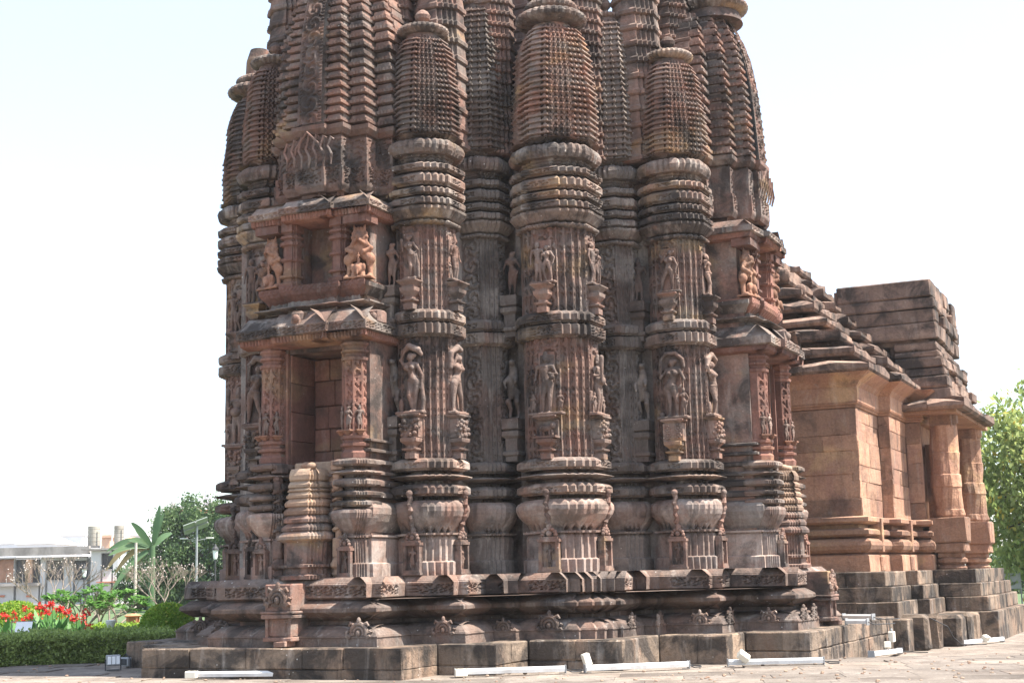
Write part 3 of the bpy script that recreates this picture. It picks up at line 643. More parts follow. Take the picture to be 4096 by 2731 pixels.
# plinth courses
def sym(half):   # half outline of the front face from its middle to the corner; mirrored along the diagonal gives the right face
    right = half+[(-y, -x) for x, y in reversed(half[:-1])]
    return right
HALF = [(1.47, -5.72), (1.47, -4.87), (2.27, -4.87), (2.27, -4.07), (2.60, -4.07), (2.60, -3.87), (3.42, -3.87), (3.42, -3.80), (3.62, -3.80), (3.62, -3.72), (3.72, -3.72)]
FRONT = sym(HALF)
left = [(-1.13, -5.72), (-1.13, -4.87), (-1.95, -4.87), (-1.95, -4.0), (-2.5, -4.0), (-2.5, -3.45), (-3.45, -3.45)]
PL = list(reversed(left))+FRONT+[(5.72, 1.2), (4.87, 1.2), (4.87, 2.0), (3.9, 2.0), (3.9, 3.6), (-3.45, 3.6)]
def plinth(name, prof, seg, carve, mat='plinth'):
    V, F = loft(PL, prof, seg, carve, front=True, wobble=0.007); return obj(name, mesh_from(name, V, F), mat, tower)
plinth('plinth_base_course', [(0.34, 0.0), (0.475, 0.0), (0.482, 0.012), (0.495, 0.012), (0.50, 0.0), (0.508, 0.0), (0.513, -0.012), (0.54, -0.03), (0.58, -0.08), (0.61, -0.16), (0.63, -0.25), (0.635, -0.35)], 0.10, lambda fe, u, w, z, r: 0.006*np.sin(u*11+z*30)*np.sin(u*4.3+1))
plinth('plinth_neck', [(0.60, -0.30), (0.80, -0.30)], None, None)
plinth('plinth_knife_course', [(0.69, -0.28), (0.73, -0.16), (0.785, -0.05), (0.80, -0.03), (0.845, -0.03), (0.862, -0.045), (0.89, -0.10), (0.93, -0.19), (0.952, -0.25)], 0.11, lambda fe, u, w, z, r: 0.007*np.sin(u*5+z*9)*np.sin(u*13))
plinth('plinth_upper_neck', [(0.94, -0.26), (1.0, -0.26)], None, None)
plinth('plinth_carved_course', [(0.958, -0.22), (0.968, -0.19), (0.978, -0.165)]+[(0.98+0.165*k/10, -0.16) for k in range(11)]+[(1.15, -0.165), (1.156, -0.177), (1.166, -0.18), (1.172, -0.19), (1.20, -0.217), (1.236, -0.26), (1.237, -0.48)], 0.02, frieze(0.026, 0.995, 1.138))
V, F = loft(inset(PL, 0.46), [(0.4, 0), (1.228, 0)]); obj('plinth_core', mesh_from('plinth_core', V, F), 'plinth', tower)
# little horseshoe medallions on the base course
def medallion():
    mb = MB()
    arc = [(0.10*math.cos(math.pi*(k/12*1.24-0.12)), 0.0, 0.055+0.10*math.sin(math.pi*(k/12*1.24-0.12))) for k in range(13)]
    mb.tube([(x, 0.0, z) for x, y, z in arc], 0.026, 7); mb.tube([(x*0.62, -0.012, 0.05+(z-0.055)*0.62) for x, y, z in arc], 0.016, 6)
    mb.add(*ell((0, -0.012, 0.05), (0.034, 0.03, 0.04), 10, 8)); mb.add(*ell((0, 0, 0.185), (0.028, 0.028, 0.045), 8, 6))
    for s_ in (-1, 1):
        mb.tube([(s_*0.11, 0, 0.0), (s_*0.155, -0.01, 0.02), (s_*0.165, 0, 0.06), (s_*0.135, 0, 0.075)], [0.03, 0.026, 0.02, 0.014], 6)
        mb.tube([(s_*0.07, 0, 0.14), (s_*0.11, -0.005, 0.165), (s_*0.13, 0, 0.13)], [0.022, 0.02, 0.014], 6)
    mb.box(-0.09, 0.09, 0.0, 0.03, -0.01, 0.13)
    return mb.mesh('plinth_medallion')
MED = medallion()
for s, t, rz, sc in ((1.95, -4.86, 0, 1), (2.42, -4.06, 0, 0.8), (3.0, -3.86, 0, 1.15), (3.86, -3.05, 90, 0.9), (4.06, -2.5, 90, 0.9), (4.55, -2.25, 0, 0.9), (4.86, -1.85, 90, 1), (5.3, -1.46, 0, 0.9), (5.71, -1.1, 90, 1), (5.71, -0.5, 90, 1),
                     (-1.55, -4.86, 0, 0.95), (-2.2, -3.99, 0, 0.95), (-3.0, -3.44, 0, 1), (1.2, -5.71, 0, 1.1)):
    obj('plinth_medallion', MED, 'plinth', tower, (s, t, 0.485), R(rz), (sc, sc, sc))

# ---- pillars
Z = dict(r3=(2.282, 2.455), r2=(2.50, 2.592), r1=(2.625, 2.80), bl=(4.455, 4.64), bu=(4.66, 4.84), rope=(6.02, 6.11), corn=(6.10, 6.275))
STACK = [(6.285, 6.43, 'band'), (6.44, 6.565, 'band'), (6.58, 6.77, 'band'), (6.785, 6.915, 'band')]
def niche_mesh():
    mb = MB(); w = 0.115
    mb.box(-w, -w+0.035, -0.075, 0.02, 0.06, 0.36); mb.box(w-0.035, w, -0.075, 0.02, 0.06, 0.36); mb.box(-w-0.012, w+0.012, -0.085, 0.02, 0.0, 0.03); mb.box(-w, w, -0.08, 0.02, 0.03, 0.06)
    mb.box(-w-0.01, w+0.01, -0.085, 0.02, 0.36, 0.395); mb.box(-w, w, -0.012, 0.02, 0.06, 0.36)
    mb.box(-0.10, 0.10, -0.07, 0.02, 0.395, 0.42)
    for k in range(7):
        a = math.pi*k/6; mb.add(*ell((0.075*math.cos(a), -0.04, 0.445+0.07*math.sin(a)), (0.026, 0.03, 0.026), 8, 6))
    mb.add(*ell((0, -0.045, 0.46), (0.036, 0.03, 0.036), 8, 6)); mb.add(*ell((0, -0.04, 0.545), (0.03, 0.03, 0.055), 8, 6))
    return mb.mesh('shrine_niche')
NICHE = niche_mesh()
def strap_mesh(H, curve):
    mb = MB(); n = 14
    pts = [(0.014*math.sin(k*1.7), curve(k/n), H*k/n) for k in range(n+1)]
    mb.tube(pts, [0.034+0.008*math.sin(k*2.6) for k in range(n+1)], 6); mb.add(*ell((0, curve(1)-0.01, H), (0.05, 0.04, 0.045))); return mb.mesh('vine_strap')
STRAP = strap_mesh(0.52, lambda q: -0.02-0.10*math.sin(min(1, q*1.15)*math.pi*0.62))
def bracket_mesh(style):
    mb = MB()
    V, F = loft(rect(-0.075, 0.075, -0.13, 0.03), [(0.0, 0.0), (0.075, 0.0)], 0.02, frieze(0.006, 0, 0.075), front=False); mb.add(V, F)
    V, F = loft(rect(-0.06, 0.06, -0.11, 0.03), [(0.075, 0), (0.10, 0.0), (0.115, 0.045), (0.135, 0.05), (0.15, 0.0), (0.17, 0.0), (0.20, 0.03), (0.225, 0.06), (0.26, 0.065), (0.275, 0.065), (0.285, 0.02)]); mb.add(V, F)
    if style == 'leaf':
        r2 = random.Random(3)
        for k in range(46): mb.add(*ell((r2.uniform(-0.13, 0.13), r2.uniform(-0.17, -0.08), r2.uniform(0.31, 0.52)), (0.03, 0.03, 0.028), 7, 5))
        mb.box(-0.13, 0.13, -0.12, 0.03, 0.285, 0.54)
    elif style == 'beast':
        mb.box(-0.16, 0.16, -0.05, 0.03, 0.285, 0.54); mb.box(-0.17, 0.17, -0.17, 0.03, 0.285, 0.315)
        mb.add(*ell((0, -0.1, 0.42), (0.10, 0.045, 0.05))); mb.add(*ell((0.11, -0.11, 0.455), (0.045, 0.045, 0.045)))
        for q in (-0.08, -0.04, 0.05, 0.09): mb.tube([(q, -0.1, 0.4), (q+0.01, -0.11, 0.32)], [0.02, 0.016], 6)
    elif style == 'rosette':
        mb.box(-0.15, 0.15, -0.11, 0.03, 0.285, 0.54)
        for sx in (-0.08, 0.08):
            for sz in (0.36, 0.47):
                for k in range(7): a = 2*math.pi*k/7; mb.add(*ell((sx+0.042*math.cos(a), -0.115, sz+0.042*math.sin(a)), (0.018, 0.02, 0.018), 6, 5))
                mb.add(*ell((sx, -0.12, sz), (0.018, 0.02, 0.018), 6, 5))
    V, F = loft(rect(-0.15, 0.15, -0.15, 0.03), [(0.535, -0.05), (0.56, -0.01), (0.575, 0.02), (0.595, 0.02), (0.60, 0.0)]); mb.add(V, F)
    return mb.mesh('statue_bracket')
BR = {k: bracket_mesh(k) for k in ('leaf', 'beast', 'rosette')}
def small_bracket():
    mb = MB()
    V, F = loft(rect(-0.075, 0.075, -0.13, 0.03), [(0.0, 0.0), (0.075, 0.0)], 0.02, frieze(0.006, 0, 0.075), front=False); mb.add(V, F)
    V, F = loft(rect(-0.06, 0.06, -0.11, 0.03), [(0.075, 0), (0.10, 0.0), (0.115, 0.04), (0.135, 0.045), (0.15, 0.0), (0.18, 0.0), (0.22, 0.03), (0.25, 0.05), (0.30, 0.055), (0.305, 0.03), (0.33, 0.03), (0.36, 0.06), (0.385, 0.09), (0.40, 0.09), (0.405, 0.06)]); mb.add(V, F)
    return mb.mesh('statue_bracket')
SBR = small_bracket()
def make_pillar(name, h, w, k, d, mat, spire=None, niches=True):
    poly = stepped(h, w, k, d)
    V1, F1 = loft(poly, [(2.79+1.68*i/93, 0) for i in range(94)], 0.016, vine(0.022, 0.05, 0.018), wobble=0.004)
    V2, F2 = loft(poly, [(4.83+1.20*i/66, 0) for i in range(67)], 0.016, vine(0.022, 0.05, 0.018), wobble=0.004)
    mb = MB(); mb.add(V1, F1); mb.add(V2, F2)
    root = obj(name, mb.mesh(name), mat, tower)
    rm = 'recess' if mat == 'recess' else 'ring'
    sc = h/0.5
    V, F = loft(poly, [(1.20, 0.05), (1.405, 0.05), (1.425, 0.012), (1.70, 0.012), (1.735, 0.0), (1.762, -0.02), (1.765, 0.045), (1.792, 0.05), (1.796, -0.03)], 0.12, lobes(0.006), wobble=0.01)
    obj('pedestal', mesh_from('pedestal', V, F), 'vase' if mat != 'recess' else 'recess', root)
    obj('vase_moulding', ring_mesh('vase_moulding', poly, 1.80, 2.225, 0.115*max(0.8, sc), 'vase'), 'vase', root)
    V, F = loft(poly, [(2.2, -0.09), (2.80, -0.09)]); obj('moulding_core', mesh_from('moulding_core', V, F), rm, root)
    V, F = loft(poly, [(6.2, -0.09), (7.36, -0.09)]); obj('moulding_core', mesh_from('moulding_core', V, F), rm, root)
    V, F = loft(poly, [(4.42, -0.05), (4.86, -0.05)], 0.03, lambda fe, u, w, z, r: 0*u); obj('moulding_core', mesh_from('moulding_core', V, F), rm, root)
    for key, kind, out in (('r3', 'band', 0.105), ('r2', 'knife', 0.125), ('r1', 'band', 0.10), ('bl', 'flat', 0.085), ('bu', 'band', 0.085), ('rope', 'rope', 0.06), ('corn', 'flare', 0.115)):
        obj('ring_moulding', ring_mesh('ring_moulding', poly, *Z[key], out, kind), rm, root)
    for z0, z1, kind in STACK: obj('ring_moulding', ring_mesh('ring_moulding', poly, z0, z1, 0.105, kind), rm, root)
    obj('ribbed_cornice', ring_mesh('ribbed_cornice', poly, 6.93, 7.26, 0.105, 'amla'), rm, root)
    if spire:
        sh, z1, rows, sk, ar, extra = spire
        V, F = loft(stepped(sh, 0.24*sh, 4, 0.085*sh), [(7.24, -0.16), (7.28, -0.09), (7.30, -0.06), (7.335, -0.01)], 0.03, None); obj('spire_foot', mesh_from('spire_foot', V, F), rm, root)
        obj('miniature_spire', spire_mesh('miniature_spire', sh, 7.375, z1, rows, sk), mat, root)
        if ar:
            mb = MB(); mb.lathe([(sh*0.55, z1-0.03), (sh*0.52, z1+0.02), (sh*0.50, z1+0.06), (ar*0.72, z1+0.09)], 24); mb.build('spire_neck', mat, root)
            ah = ar*0.42; obj('ribbed_disc', disc_mesh('ribbed_disc', ar, ah), rm, root, (0, 0, z1+0.06))
            if extra:
                obj('ribbed_disc', disc_mesh('ribbed_disc', ar*0.74, ah*0.85), rm, root, (0, 0, z1+0.06+ah*0.95))
                mb = MB(); mb.lathe([(ar*0.45, 0), (ar*0.42, 0.3), (ar*0.30, 0.5)], 20, (0, 0, z1+0.06+ah*1.7)); mb.build('finial', mat, root)
            else:
                mb = MB(); mb.lathe([(ar*0.5, 0), (ar*0.4, 0.04), (ar*0.16, 0.07), (ar*0.14, 0.10), (ar*0.28, 0.14), (ar*0.32, 0.19), (ar*0.22, 0.25), (ar*0.1, 0.28)], 14, (0, 0, z1+0.05+ah)); mb.build('finial', mat, root)
    if niches:
        for (x, y, rz) in ((0, -h-0.05, 0), (h+0.05, 0, R(90))):
            if mat == 'recess': continue
            nsc = 1.3 if h > 0.45 else 1.08
            obj('shrine_niche', NICHE, 'stone', root, (x, y, 1.245), rz, (nsc, 1, min(1.12, nsc)))
            mid = 'niche_figure'
            obj(mid, FIG['small'] if rz else FIG['small2'], 'figure', root, (x*1.0+(0.03 if rz else 0), y*1.0-(0 if rz else 0.03), 1.312), rz, (0.29, 0.29, 0.29))
            ox, oy = (0, -1) if not rz else (1, 0)
            obj('vine_strap', STRAP, 'stone', root, (x-ox*0.02, y-oy*0.02, 1.80), rz)
    return root
KH, AH, RH = 0.50, 0.405, 0.33
pillar_K = make_pillar('corner_pillar', KH, 0.19, 2, 0.062, 'stone', (0.60, 9.10, 20, 4, 0.52, True))
pillar_K.location = (2.88, -2.93, 0)
pillar_A = make_pillar('side_pillar', AH, 0.145, 2, 0.052, 'stone', (0.495, 8.82, 18, 4, 0.37, False))
pillar_A.location = (1.38, -4.14, 0)
pillar_R = make_pillar('recessed_pilaster', RH, 0.14, 2, 0.055, 'recess', (0.44, 9.6, 24, 2, 0.26, False), niches=False)
pillar_R.location = (1.70, -3.04, 0)
K_left = copy_tree(pillar_K, tower, (-2.72, -2.38, 0)); K_left.scale = (0.98, 0.98, 1)
K_back = copy_tree(pillar_K, tower, (2.88, 2.75, 0))
A_left = copy_tree(pillar_A, tower, (-1.20, -4.10, 0))
B_right = copy_tree(pillar_A, tower, (4.17, -1.43, 0))
B_back = copy_tree(pillar_A, tower, (4.17, 1.15, 0))
R_right = copy_tree(pillar_R, tower, (3.24, -1.60, 0))
R_left = copy_tree(pillar_R, tower, (-1.78, -2.95, 0))
pillar_K['label'] = 'broad carved corner pillar with standing couple and crowned man statues'
pillar_A['label'] = 'carved side pillar with a woman under a branch, beside the open niche'
B_right['label'] = 'carved side pillar with a woman under a stone arch and yellowish mouldings'

# statues on the pillar faces (sub-parts of their pillar)
def statue(p, h, face, fig, z, H, br=None, mat='figure', dx=0.0):
    rz = 0 if face == 'front' else R(90)
    px, py = ((dx, -h-0.05) if face == 'front' else (h+0.05, dx))
    obj('statue', FIG[fig], mat, p, (px, py, z), rz, (H, H, H))
    if br: obj('statue_bracket', BR[br] if br in BR else SBR, 'stone', p, (dx if face == 'front' else h, -h if face == 'front' else dx, z-0.03-(0.60 if br in BR else 0.405)), rz)
    mb = MB(); w = 0.12; mb.box(-w, w, -0.012, 0.012, 0.0, H*1.05)
    obj('backing_panel', mb.mesh('backing_panel'), 'stone', p, ((dx, -h, z) if face == 'front' else (h, dx, z)), rz)
zl, zu = 3.40, 5.245
statue(pillar_K, KH, 'front', 'crowned', zl, 0.82, 'beast'); statue(pillar_K, KH, 'side', 'staff', zl, 0.80, 'leaf')
statue(pillar_K, KH, 'front', 'couple', zu, 0.58, 'small'); statue(pillar_K, KH, 'side', 'couple', zu, 0.60, 'small')
statue(pillar_A, AH, 'front', 'branch', zl+0.02, 0.82, 'leaf'); statue(pillar_A, AH, 'side', 'twist', zl+0.02, 0.82, 'leaf')
statue(pillar_A, AH, 'front', 'mirror', zu+0.02, 0.62, 'small'); statue(pillar_A, AH, 'side', 'prince', zu+0.02, 0.60, 'small')
statue(B_right, AH, 'front', 'arch', zl, 0.86, 'rosette'); statue(B_right, AH, 'side', 'branch', zl+0.04, 0.80, 'leaf')
statue(B_right, AH, 'front', 'child', zu, 0.62, 'small'); statue(B_right, AH, 'side', 'mirror', zu-0.02, 0.62, 'small')
statue(A_left, AH, 'front', 'twist', zl+0.03, 0.86, 'leaf'); statue(A_left, AH, 'front', 'couple', zu-0.05, 0.66, 'small'); statue(A_left, AH, 'side', 'mirror', zl+0.03, 0.7, 'leaf')
statue(K_left, KH, 'front', 'staff', zl-0.05, 0.86, 'leaf'); statue(K_left, KH, 'front', 'couple', zu-0.1, 0.66, 'small'); statue(K_left, KH, 'side', 'crowned', zl, 0.8, 'leaf')
statue(B_back, AH, 'side', 'arch', zl, 0.8, 'leaf'); statue(B_back, AH, 'side', 'mirror', zu, 0.6, 'small')
# rearing beasts and attendants standing in the dark gaps
for (s, t, z, f, H, rz) in ((2.18, -3.05, 3.42, 'beast', 0.85, 0), (2.20, -3.05, 5.2, 'small', 0.66, 0), (3.62, -1.62, 3.42, 'beast', 0.85, 0), (3.62, -1.62, 5.2, 'small2', 0.64, 0), (1.02, -4.48, 5.22, 'small', 0.62, 0), (1.02, -4.45, 3.4, 'beast', 0.8, 0), (-1.62, -3.5, 3.4, 'beast', 0.8, 0)):
    st = obj('gap_statue', FIG[f], 'recess', tower, (s, t, z), R(rz), (H, H, H))
    mb = MB(); V, F = loft(rect(-0.09, 0.09, -0.12, 0.3), [(-0.62, 0), (-0.55, 0), (-0.53, 0.03), (-0.49, 0.03), (-0.47, 0), (-0.3, 0.0), (-0.26, 0.04), (-0.2, 0.04), (-0.18, 0.0), (-0.16, 0.04), (-0.02, 0.04)]); mb.add(V, F)
    obj('statue_bracket', mb.mesh('statue_bracket'), 'recess', st, (0, 0, 0), 0, (1/H, 1/H, 1/H))

# ---- plain walls behind the pillars and the curved main tower above
mb = MB(); mb.box(-2.45, 2.62, -2.62, 3.3, 1.2, 7.4); mb.box(-1.62, 1.55, -3.9, -2.6, 1.2, 7.35); mb.box(2.6, 3.95, -1.45, 1.4, 1.2, 7.35); mb.box(1.3, 1.75, -3.3, -2.6, 1.2, 7.35); mb.box(2.6, 3.3, -1.8, -1.4, 1.2, 7.35); mb.box(2.2, 2.9, -2.9, -2.3, 1.2, 7.35); mb.box(-2.6, -1.3, -3.0, -2.5, 1.2, 7.35)
mb.build('inner_wall', 'recess', tower)
def course_wall(poly, z0, z1, rows, taper, name, mat, k=0.0):
    prof = []
    for r in range(rows):
        for q, o in ((0.0, -0.03), (0.10, 0.02), (0.30, 0.025), (0.42, 0.0), (0.98, -0.01)):
            t = (r+q)/rows; prof.append((z0+(z1-z0)*t, o-taper*t**1.6))
    V, F = loft(poly, prof, wobble=0.01); return obj(name, mesh_from(name, V, F), mat, tower)
course_wall(cross_poly(2.95, 2.95, 1.2, 1.2, 4, 0.12, 0.12), 7.3, 15.0, 38, 1.9, 'main_spire', 'stone')
for (s, t, h) in ((1.38, -3.62, 0.37), (3.66, -1.43, 0.37), (-1.25, -3.6, 0.37), (3.66, 1.15, 0.37)):
    o = course_wall(stepped(h, 0.15, 2, 0.05), 7.3, 11.2, 15, 0.06, 'upper_spire', 'stone'); o.location = (s, t, 0)
for (s, t) in ((0.85, -3.75), (1.85, -3.1), (3.75, -0.9), (3.1, -1.95), (-0.7, -3.75)):
    o = course_wall(stepped(0.15, 0.06, 1, 0.05), 7.3, 11.0, 30, 0.02, 'ribbed_pilaster', 'stone'); o.location = (s, t, 0)

for (s, t, h) in ((3.98, -0.72, 0.30), (2.98, -2.02, 0.32), (1.95, -2.95, 0.30), (0.75, -3.9, 0.30), (-0.55, -3.85, 0.30)):
    o = course_wall(stepped(h, 0.1, 2, 0.05), 7.3, 11.6, 24, 0.03, 'upper_spire', 'stone'); o.location = (s, t, 0)

# ---- projecting shrine with two niches in the middle of each face (front is -y in its own frame)
def octo(r): return [(r*math.cos(R(22.5+45*k)), r*math.sin(R(22.5+45*k))) for k in range(8)]
def eave_poly(hw, front, back, pw=0.46, pd=0.07, ex=0.0):
    return [(-hw, back), (-hw, front), (-pw, front), (-pw, front-pd), (pw, front-pd), (pw, front), (hw, front), (hw, back)]
def make_shrine(name):
    fr = -5.06
    mb = MB()   # body: walls around the two openings
    for (x0, x1, y0, y1, z0, z1) in ((-0.86, -0.44, fr, -3.9, 1.20, 4.5), (0.44, 0.86, fr, -3.9, 1.20, 4.5), (-0.44, 0.44, -4.38, -3.9, 1.2, 4.5), (-0.44, 0.44, fr+0.04, -4.4, 1.2, 2.66),
                                     (-0.80, 0.80, fr+0.05, -3.9, 4.5, 5.22), (-0.80, -0.28, fr+0.12, -3.9, 5.22, 6.2), (0.28, 0.80, fr+0.12, -3.9, 5.22, 6.2), (-0.28, 0.28, -4.72, -3.9, 5.22, 6.2), (-0.62, 0.62, -4.55, -3.9, 6.2, 7.45), (-0.5, 0.5, -4.75, -4.3, 6.2, 6.5), (-0.44, 0.44, fr+0.02, -4.4, 4.30, 4.5)):
        mb.box(x0, x1, y0, y1, z0, z1)
    root = obj(name, mb.mesh(name), 'stone', tower)
    # stones lining the niche
    r2 = random.Random(11)
    for row, (z0, z1) in enumerate(((2.68, 2.98), (2.98, 3.30), (3.30, 3.62), (3.62, 3.98), (3.98, 4.29))):
        x = -0.43
        while x < 0.42:
            w = r2.uniform(0.22, 0.42); x1 = min(0.43, x+w)
            if 0.43-x1 < 0.1: x1 = 0.43
            m2 = MB(); m2.box(x+0.005, x1-0.005, -4.44+r2.uniform(-0.012, 0.012), -4.37, z0+0.005, z1-0.005, 0.012)
            m2.build('niche_stone', 'red', root); x = x1
    for sx in (-1, 1):
        for (z0, z1) in ((2.68, 3.1), (3.1, 3.5), (3.5, 3.9), (3.9, 4.29)):
            m2 = MB(); m2.box(min(sx*0.445, sx*0.415), max(sx*0.445, sx*0.415), -5.02, -4.45, z0+0.004, z1-0.004, 0.008); m2.build('niche_stone', 'red', root)
    for (sx) in (-1, 1):
        m2 = MB()
        for q in range(3): m2.box(sx*(0.455+0.05*q)-0.018, sx*(0.455+0.05*q)+0.018, fr-0.03+0.012*q, fr+0.02, 2.68, 4.30)
        m2.build('door_frame', 'red', root)
    # lower pilasters: pedestal, vase, rings, figures, carved octagonal shaft, capital
    for sx in (-1, 1):
        cx, cy = sx*0.66, fr-0.05
        po = stepped(0.20, 0.10, 2, 0.03)
        P = lambda pr, seg=None, cv=None, poly=po: loft([(x+cx, y+cy) for x, y in poly], pr, seg, cv, wobble=0.006)
        V, F = P([(1.2, 0.05), (1.40, 0.05), (1.42, 0.01), (1.70, 0.01), (1.74, -0.01), (1.745, 0.03), (1.77, 0.03), (1.775, -0.03)], 0.08, lobes(0.006)); obj('pedestal', mesh_from('pedestal', V, F), 'vase', root)
        pr = [(0, -0.35), (0.06, -0.3), (0.2, 0.1), (0.4, 0.5), (0.65, 0.9), (0.85, 1.0), (0.95, 0.85), (1.0, 0.4)]
        V, F = P([(1.775+a*0.34, 0.10*b) for a, b in pr], 0.03, lobes(0.022)); obj('vase_moulding', mesh_from('vase_moulding', V, F), 'vase', root)
        V, F = P([(2.08, -0.04), (2.85, -0.04)]); obj('moulding_core', mesh_from('moulding_core', V, F), 'ring', root)
        for z0, z1, kd in ((2.135, 2.24, 'band'), (2.27, 2.365, 'band'), (2.40, 2.53, 'band'), (2.56, 2.64, 'knife'), (2.67, 2.79, 'band')):
            H = z1-z0; pp = [(z0, -0.02), (z0+0.1*H, 0.05), (z0+0.3*H, 0.085), (z0+0.65*H, 0.085), (z0+0.85*H, 0.05), (z1, -0.03)] if kd == 'band' else [(z0, -0.03), (z0+0.4*H, 0.10), (z0+0.5*H, 0.10), (z1, -0.02)]
            V, F = P(pp, 0.02, frieze(0.009, z0+0.2*H, z0+0.75*H)); obj('ring_moulding', mesh_from('ring_moulding', V, F), 'ring', root)
        obj('shrine_niche', NICHE, 'stone', root, (cx, cy-0.24, 1.235), 0, (0.85, 1, 0.95)); obj('niche_figure', FIG['small2'], 'figure', root, (cx, cy-0.27, 1.29), 0, (0.26, 0.26, 0.26))
        oc = [(x, y) for x, y in octo(0.165)]
        V, F = P([(2.79, 0.03), (2.86, 0.035), (2.90, 0.0), (2.93, 0.0), (2.95, 0.04), (2.985, 0.045), (3.0, 0.0), (3.03, 0.0), (3.05, 0.035), (3.09, 0.035), (3.10, 0.01)], 0.05, None, oc); obj('pilaster_base', mesh_from('pilaster_base', V, F), 'red', root)
        V, F = P([(3.10+0.40*k/20, 0.005) for k in range(21)]+[(3.51+0.60*k/34, 0.0) for k in range(35)], 0.018, vine(0.024, 0.06, 0.016), oc); obj('pilaster_shaft', mesh_from('pilaster_shaft', V, F), 'red', root)
        V, F = P([(4.10, 0.02), (4.14, 0.025), (4.15, -0.02), (4.19, -0.01), (4.21, 0.025), (4.235, 0.03), (4.25, -0.01), (4.29, 0.0), (4.31, 0.025), (4.34, 0.03), (4.35, 0.0), (4.42, 0.02)], 0.05, None, octo(0.165)); obj('capital', mesh_from('capital', V, F), 'red', root)
        for k, a in enumerate((-140, -90, -40)):
            obj('pilaster_figure', FIG['small' if k % 2 else 'small2'], 'figure_red', root, (cx+0.175*math.cos(R(a)), cy+0.175*math.sin(R(a)), 3.16), R(a+90), (0.32, 0.32, 0.32))
            m2 = MB(); V, F = loft(rect(-0.05, 0.05, -0.06, 0.03), [(-0.07, -0.03), (-0.03, 0), (-0.02, 0.015), (0.0, 0.015)]); m2.add(V, F); m2.build('figure_ledge', 'figure_red', root, loc=(cx+0.175*math.cos(R(a)), cy+0.175*math.sin(R(a)), 3.165), rz=R(a+90))
    # mouldings that carry on round the sides of the shrine
    bo = rect(-0.80, 0.80, fr+0.03, -3.95)
    V, F = loft(bo, [(1.2, 0.16), (1.40, 0.16), (1.42, 0.12), (1.72, 0.12), (1.745, 0.10), (1.75, 0.15), (1.775, 0.15), (1.78, 0.06)], 0.2, None, wobble=0.01); obj('wall_pedestal', mesh_from('wall_pedestal', V, F), 'vase', root)
    V, F = loft(bo, [(1.78, 0.03), (1.85, 0.09), (1.95, 0.15), (2.05, 0.185), (2.13, 0.18), (2.19, 0.13), (2.22, 0.06)], 0.2, None, wobble=0.01); obj('wall_vase_moulding', mesh_from('wall_vase_moulding', V, F), 'recess', root)
    for z0, z1, bo_ in [(a, b, q) for a, b in ((2.25, 2.37), (2.40, 2.53), (2.56, 2.64), (2.70, 2.79), (2.86, 2.93), (3.0, 3.06)) for q in ([bo] if b < 2.65 else [rect(-0.80, -0.62, fr+0.03, -3.95), rect(0.62, 0.80, fr+0.03, -3.95)])]:
        H = z1-z0; V, F = loft(bo_, [(z0, 0.02), (z0+0.15*H, 0.09), (z0+0.2*H, 0.13), (z0+0.65*H, 0.13), (z0+0.85*H, 0.09), (z1, 0.02)], 0.03, frieze(0.012, z0+0.2*H, z0+0.65*H), wobble=0.006); obj('wall_moulding', mesh_from('wall_moulding', V, F), 'ring', root)
    for z0, z1, o in ((4.86, 4.93, 0.12), (5.0, 5.2, 0.10)):
        H = z1-z0; V, F = loft(bo, [(z0, 0.0), (z0+0.4*H, o*0.6), (z0+0.6*H, o), (z0+0.9*H, o), (z1, 0.0)], 0.2, None, wobble=0.006); obj('wall_moulding', mesh_from('wall_moulding', V, F), 'ring', root)
    # lower eave: carved band, dentils and sloping roof
    ep = eave_poly(1.03, -5.46, -4.35)
    V, F = loft(ep, [(4.47, -0.03), (4.485, 0.0)]+[(4.485+0.10*k/6, 0.0) for k in range(1, 7)]+[(4.60, 0.0), (4.605, -0.03), (4.68, -0.10), (4.76, -0.18), (4.81, -0.25)], 0.02, frieze(0.016, 4.49, 4.59), wobble=0.012); obj('eave', mesh_from('eave', V, F), 'ring', root)
    V, F = loft(ep, [(4.36, -0.25), (4.38, -0.12), (4.40, -0.075), (4.472, -0.06)], 0.018, lambda fe, u, w, z, r: np.where(r in (2, 3), 0.014*np.sign(np.sin(u*120)), 0.0)); obj('eave_dentils', mesh_from('eave_dentils', V, F), 'red', root)
    for k, (x, y) in enumerate(((-0.05, -5.42), (0.92, -5.0))):
        m2 = MB(); m2.box(x-0.09, x+0.09, y-0.05, y+0.16, 4.60, 4.80, 0.03, 0.012); m2.add(*ell((x, y-0.05, 4.7), (0.06, 0.05, 0.06)))
        m2.build('eave_ornament', 'stone', root)
    # knife ledge, lattice and lotus sill of the upper niche
    V, F = loft(eave_poly(0.72, -5.08, -4.3, 0.4, 0.06), [(4.72, 0), (5.05, 0)], 0.03, lambda fe, u, w, z, r: 0.012*np.sin(u*105)*np.sin(z*105)); obj('lattice_band', mesh_from('lattice_band', V, F), 'recess', root)
    V, F = loft(eave_poly(0.80, -5.14, -4.3, 0.4, 0.06), [(4.865, -0.06), (4.895, 0.10), (4.905, 0.105), (4.93, 0.03), (4.945, -0.05)]); obj('knife_ledge', mesh_from('knife_ledge', V, F), 'ring', root)
    V, F = loft(eave_poly(0.80, -5.12, -4.3, 0.42, 0.06), [(5.0, -0.06), (5.04, -0.02), (5.09, 0.03), (5.13, 0.055), (5.14, 0.06)]+[(5.14+0.07*k/4, 0.06) for k in range(1, 5)]+[(5.215, 0.04), (5.22, 0.0)], 0.022, lambda fe, u, w, z, r: (0.018*np.abs(np.sin(u*30)) if z < 5.12 else 0.008*np.sin(u*95)*np.sin(z*90)), wobble=0.01); obj('lotus_sill', mesh_from('lotus_sill', V, F), 'red', root)
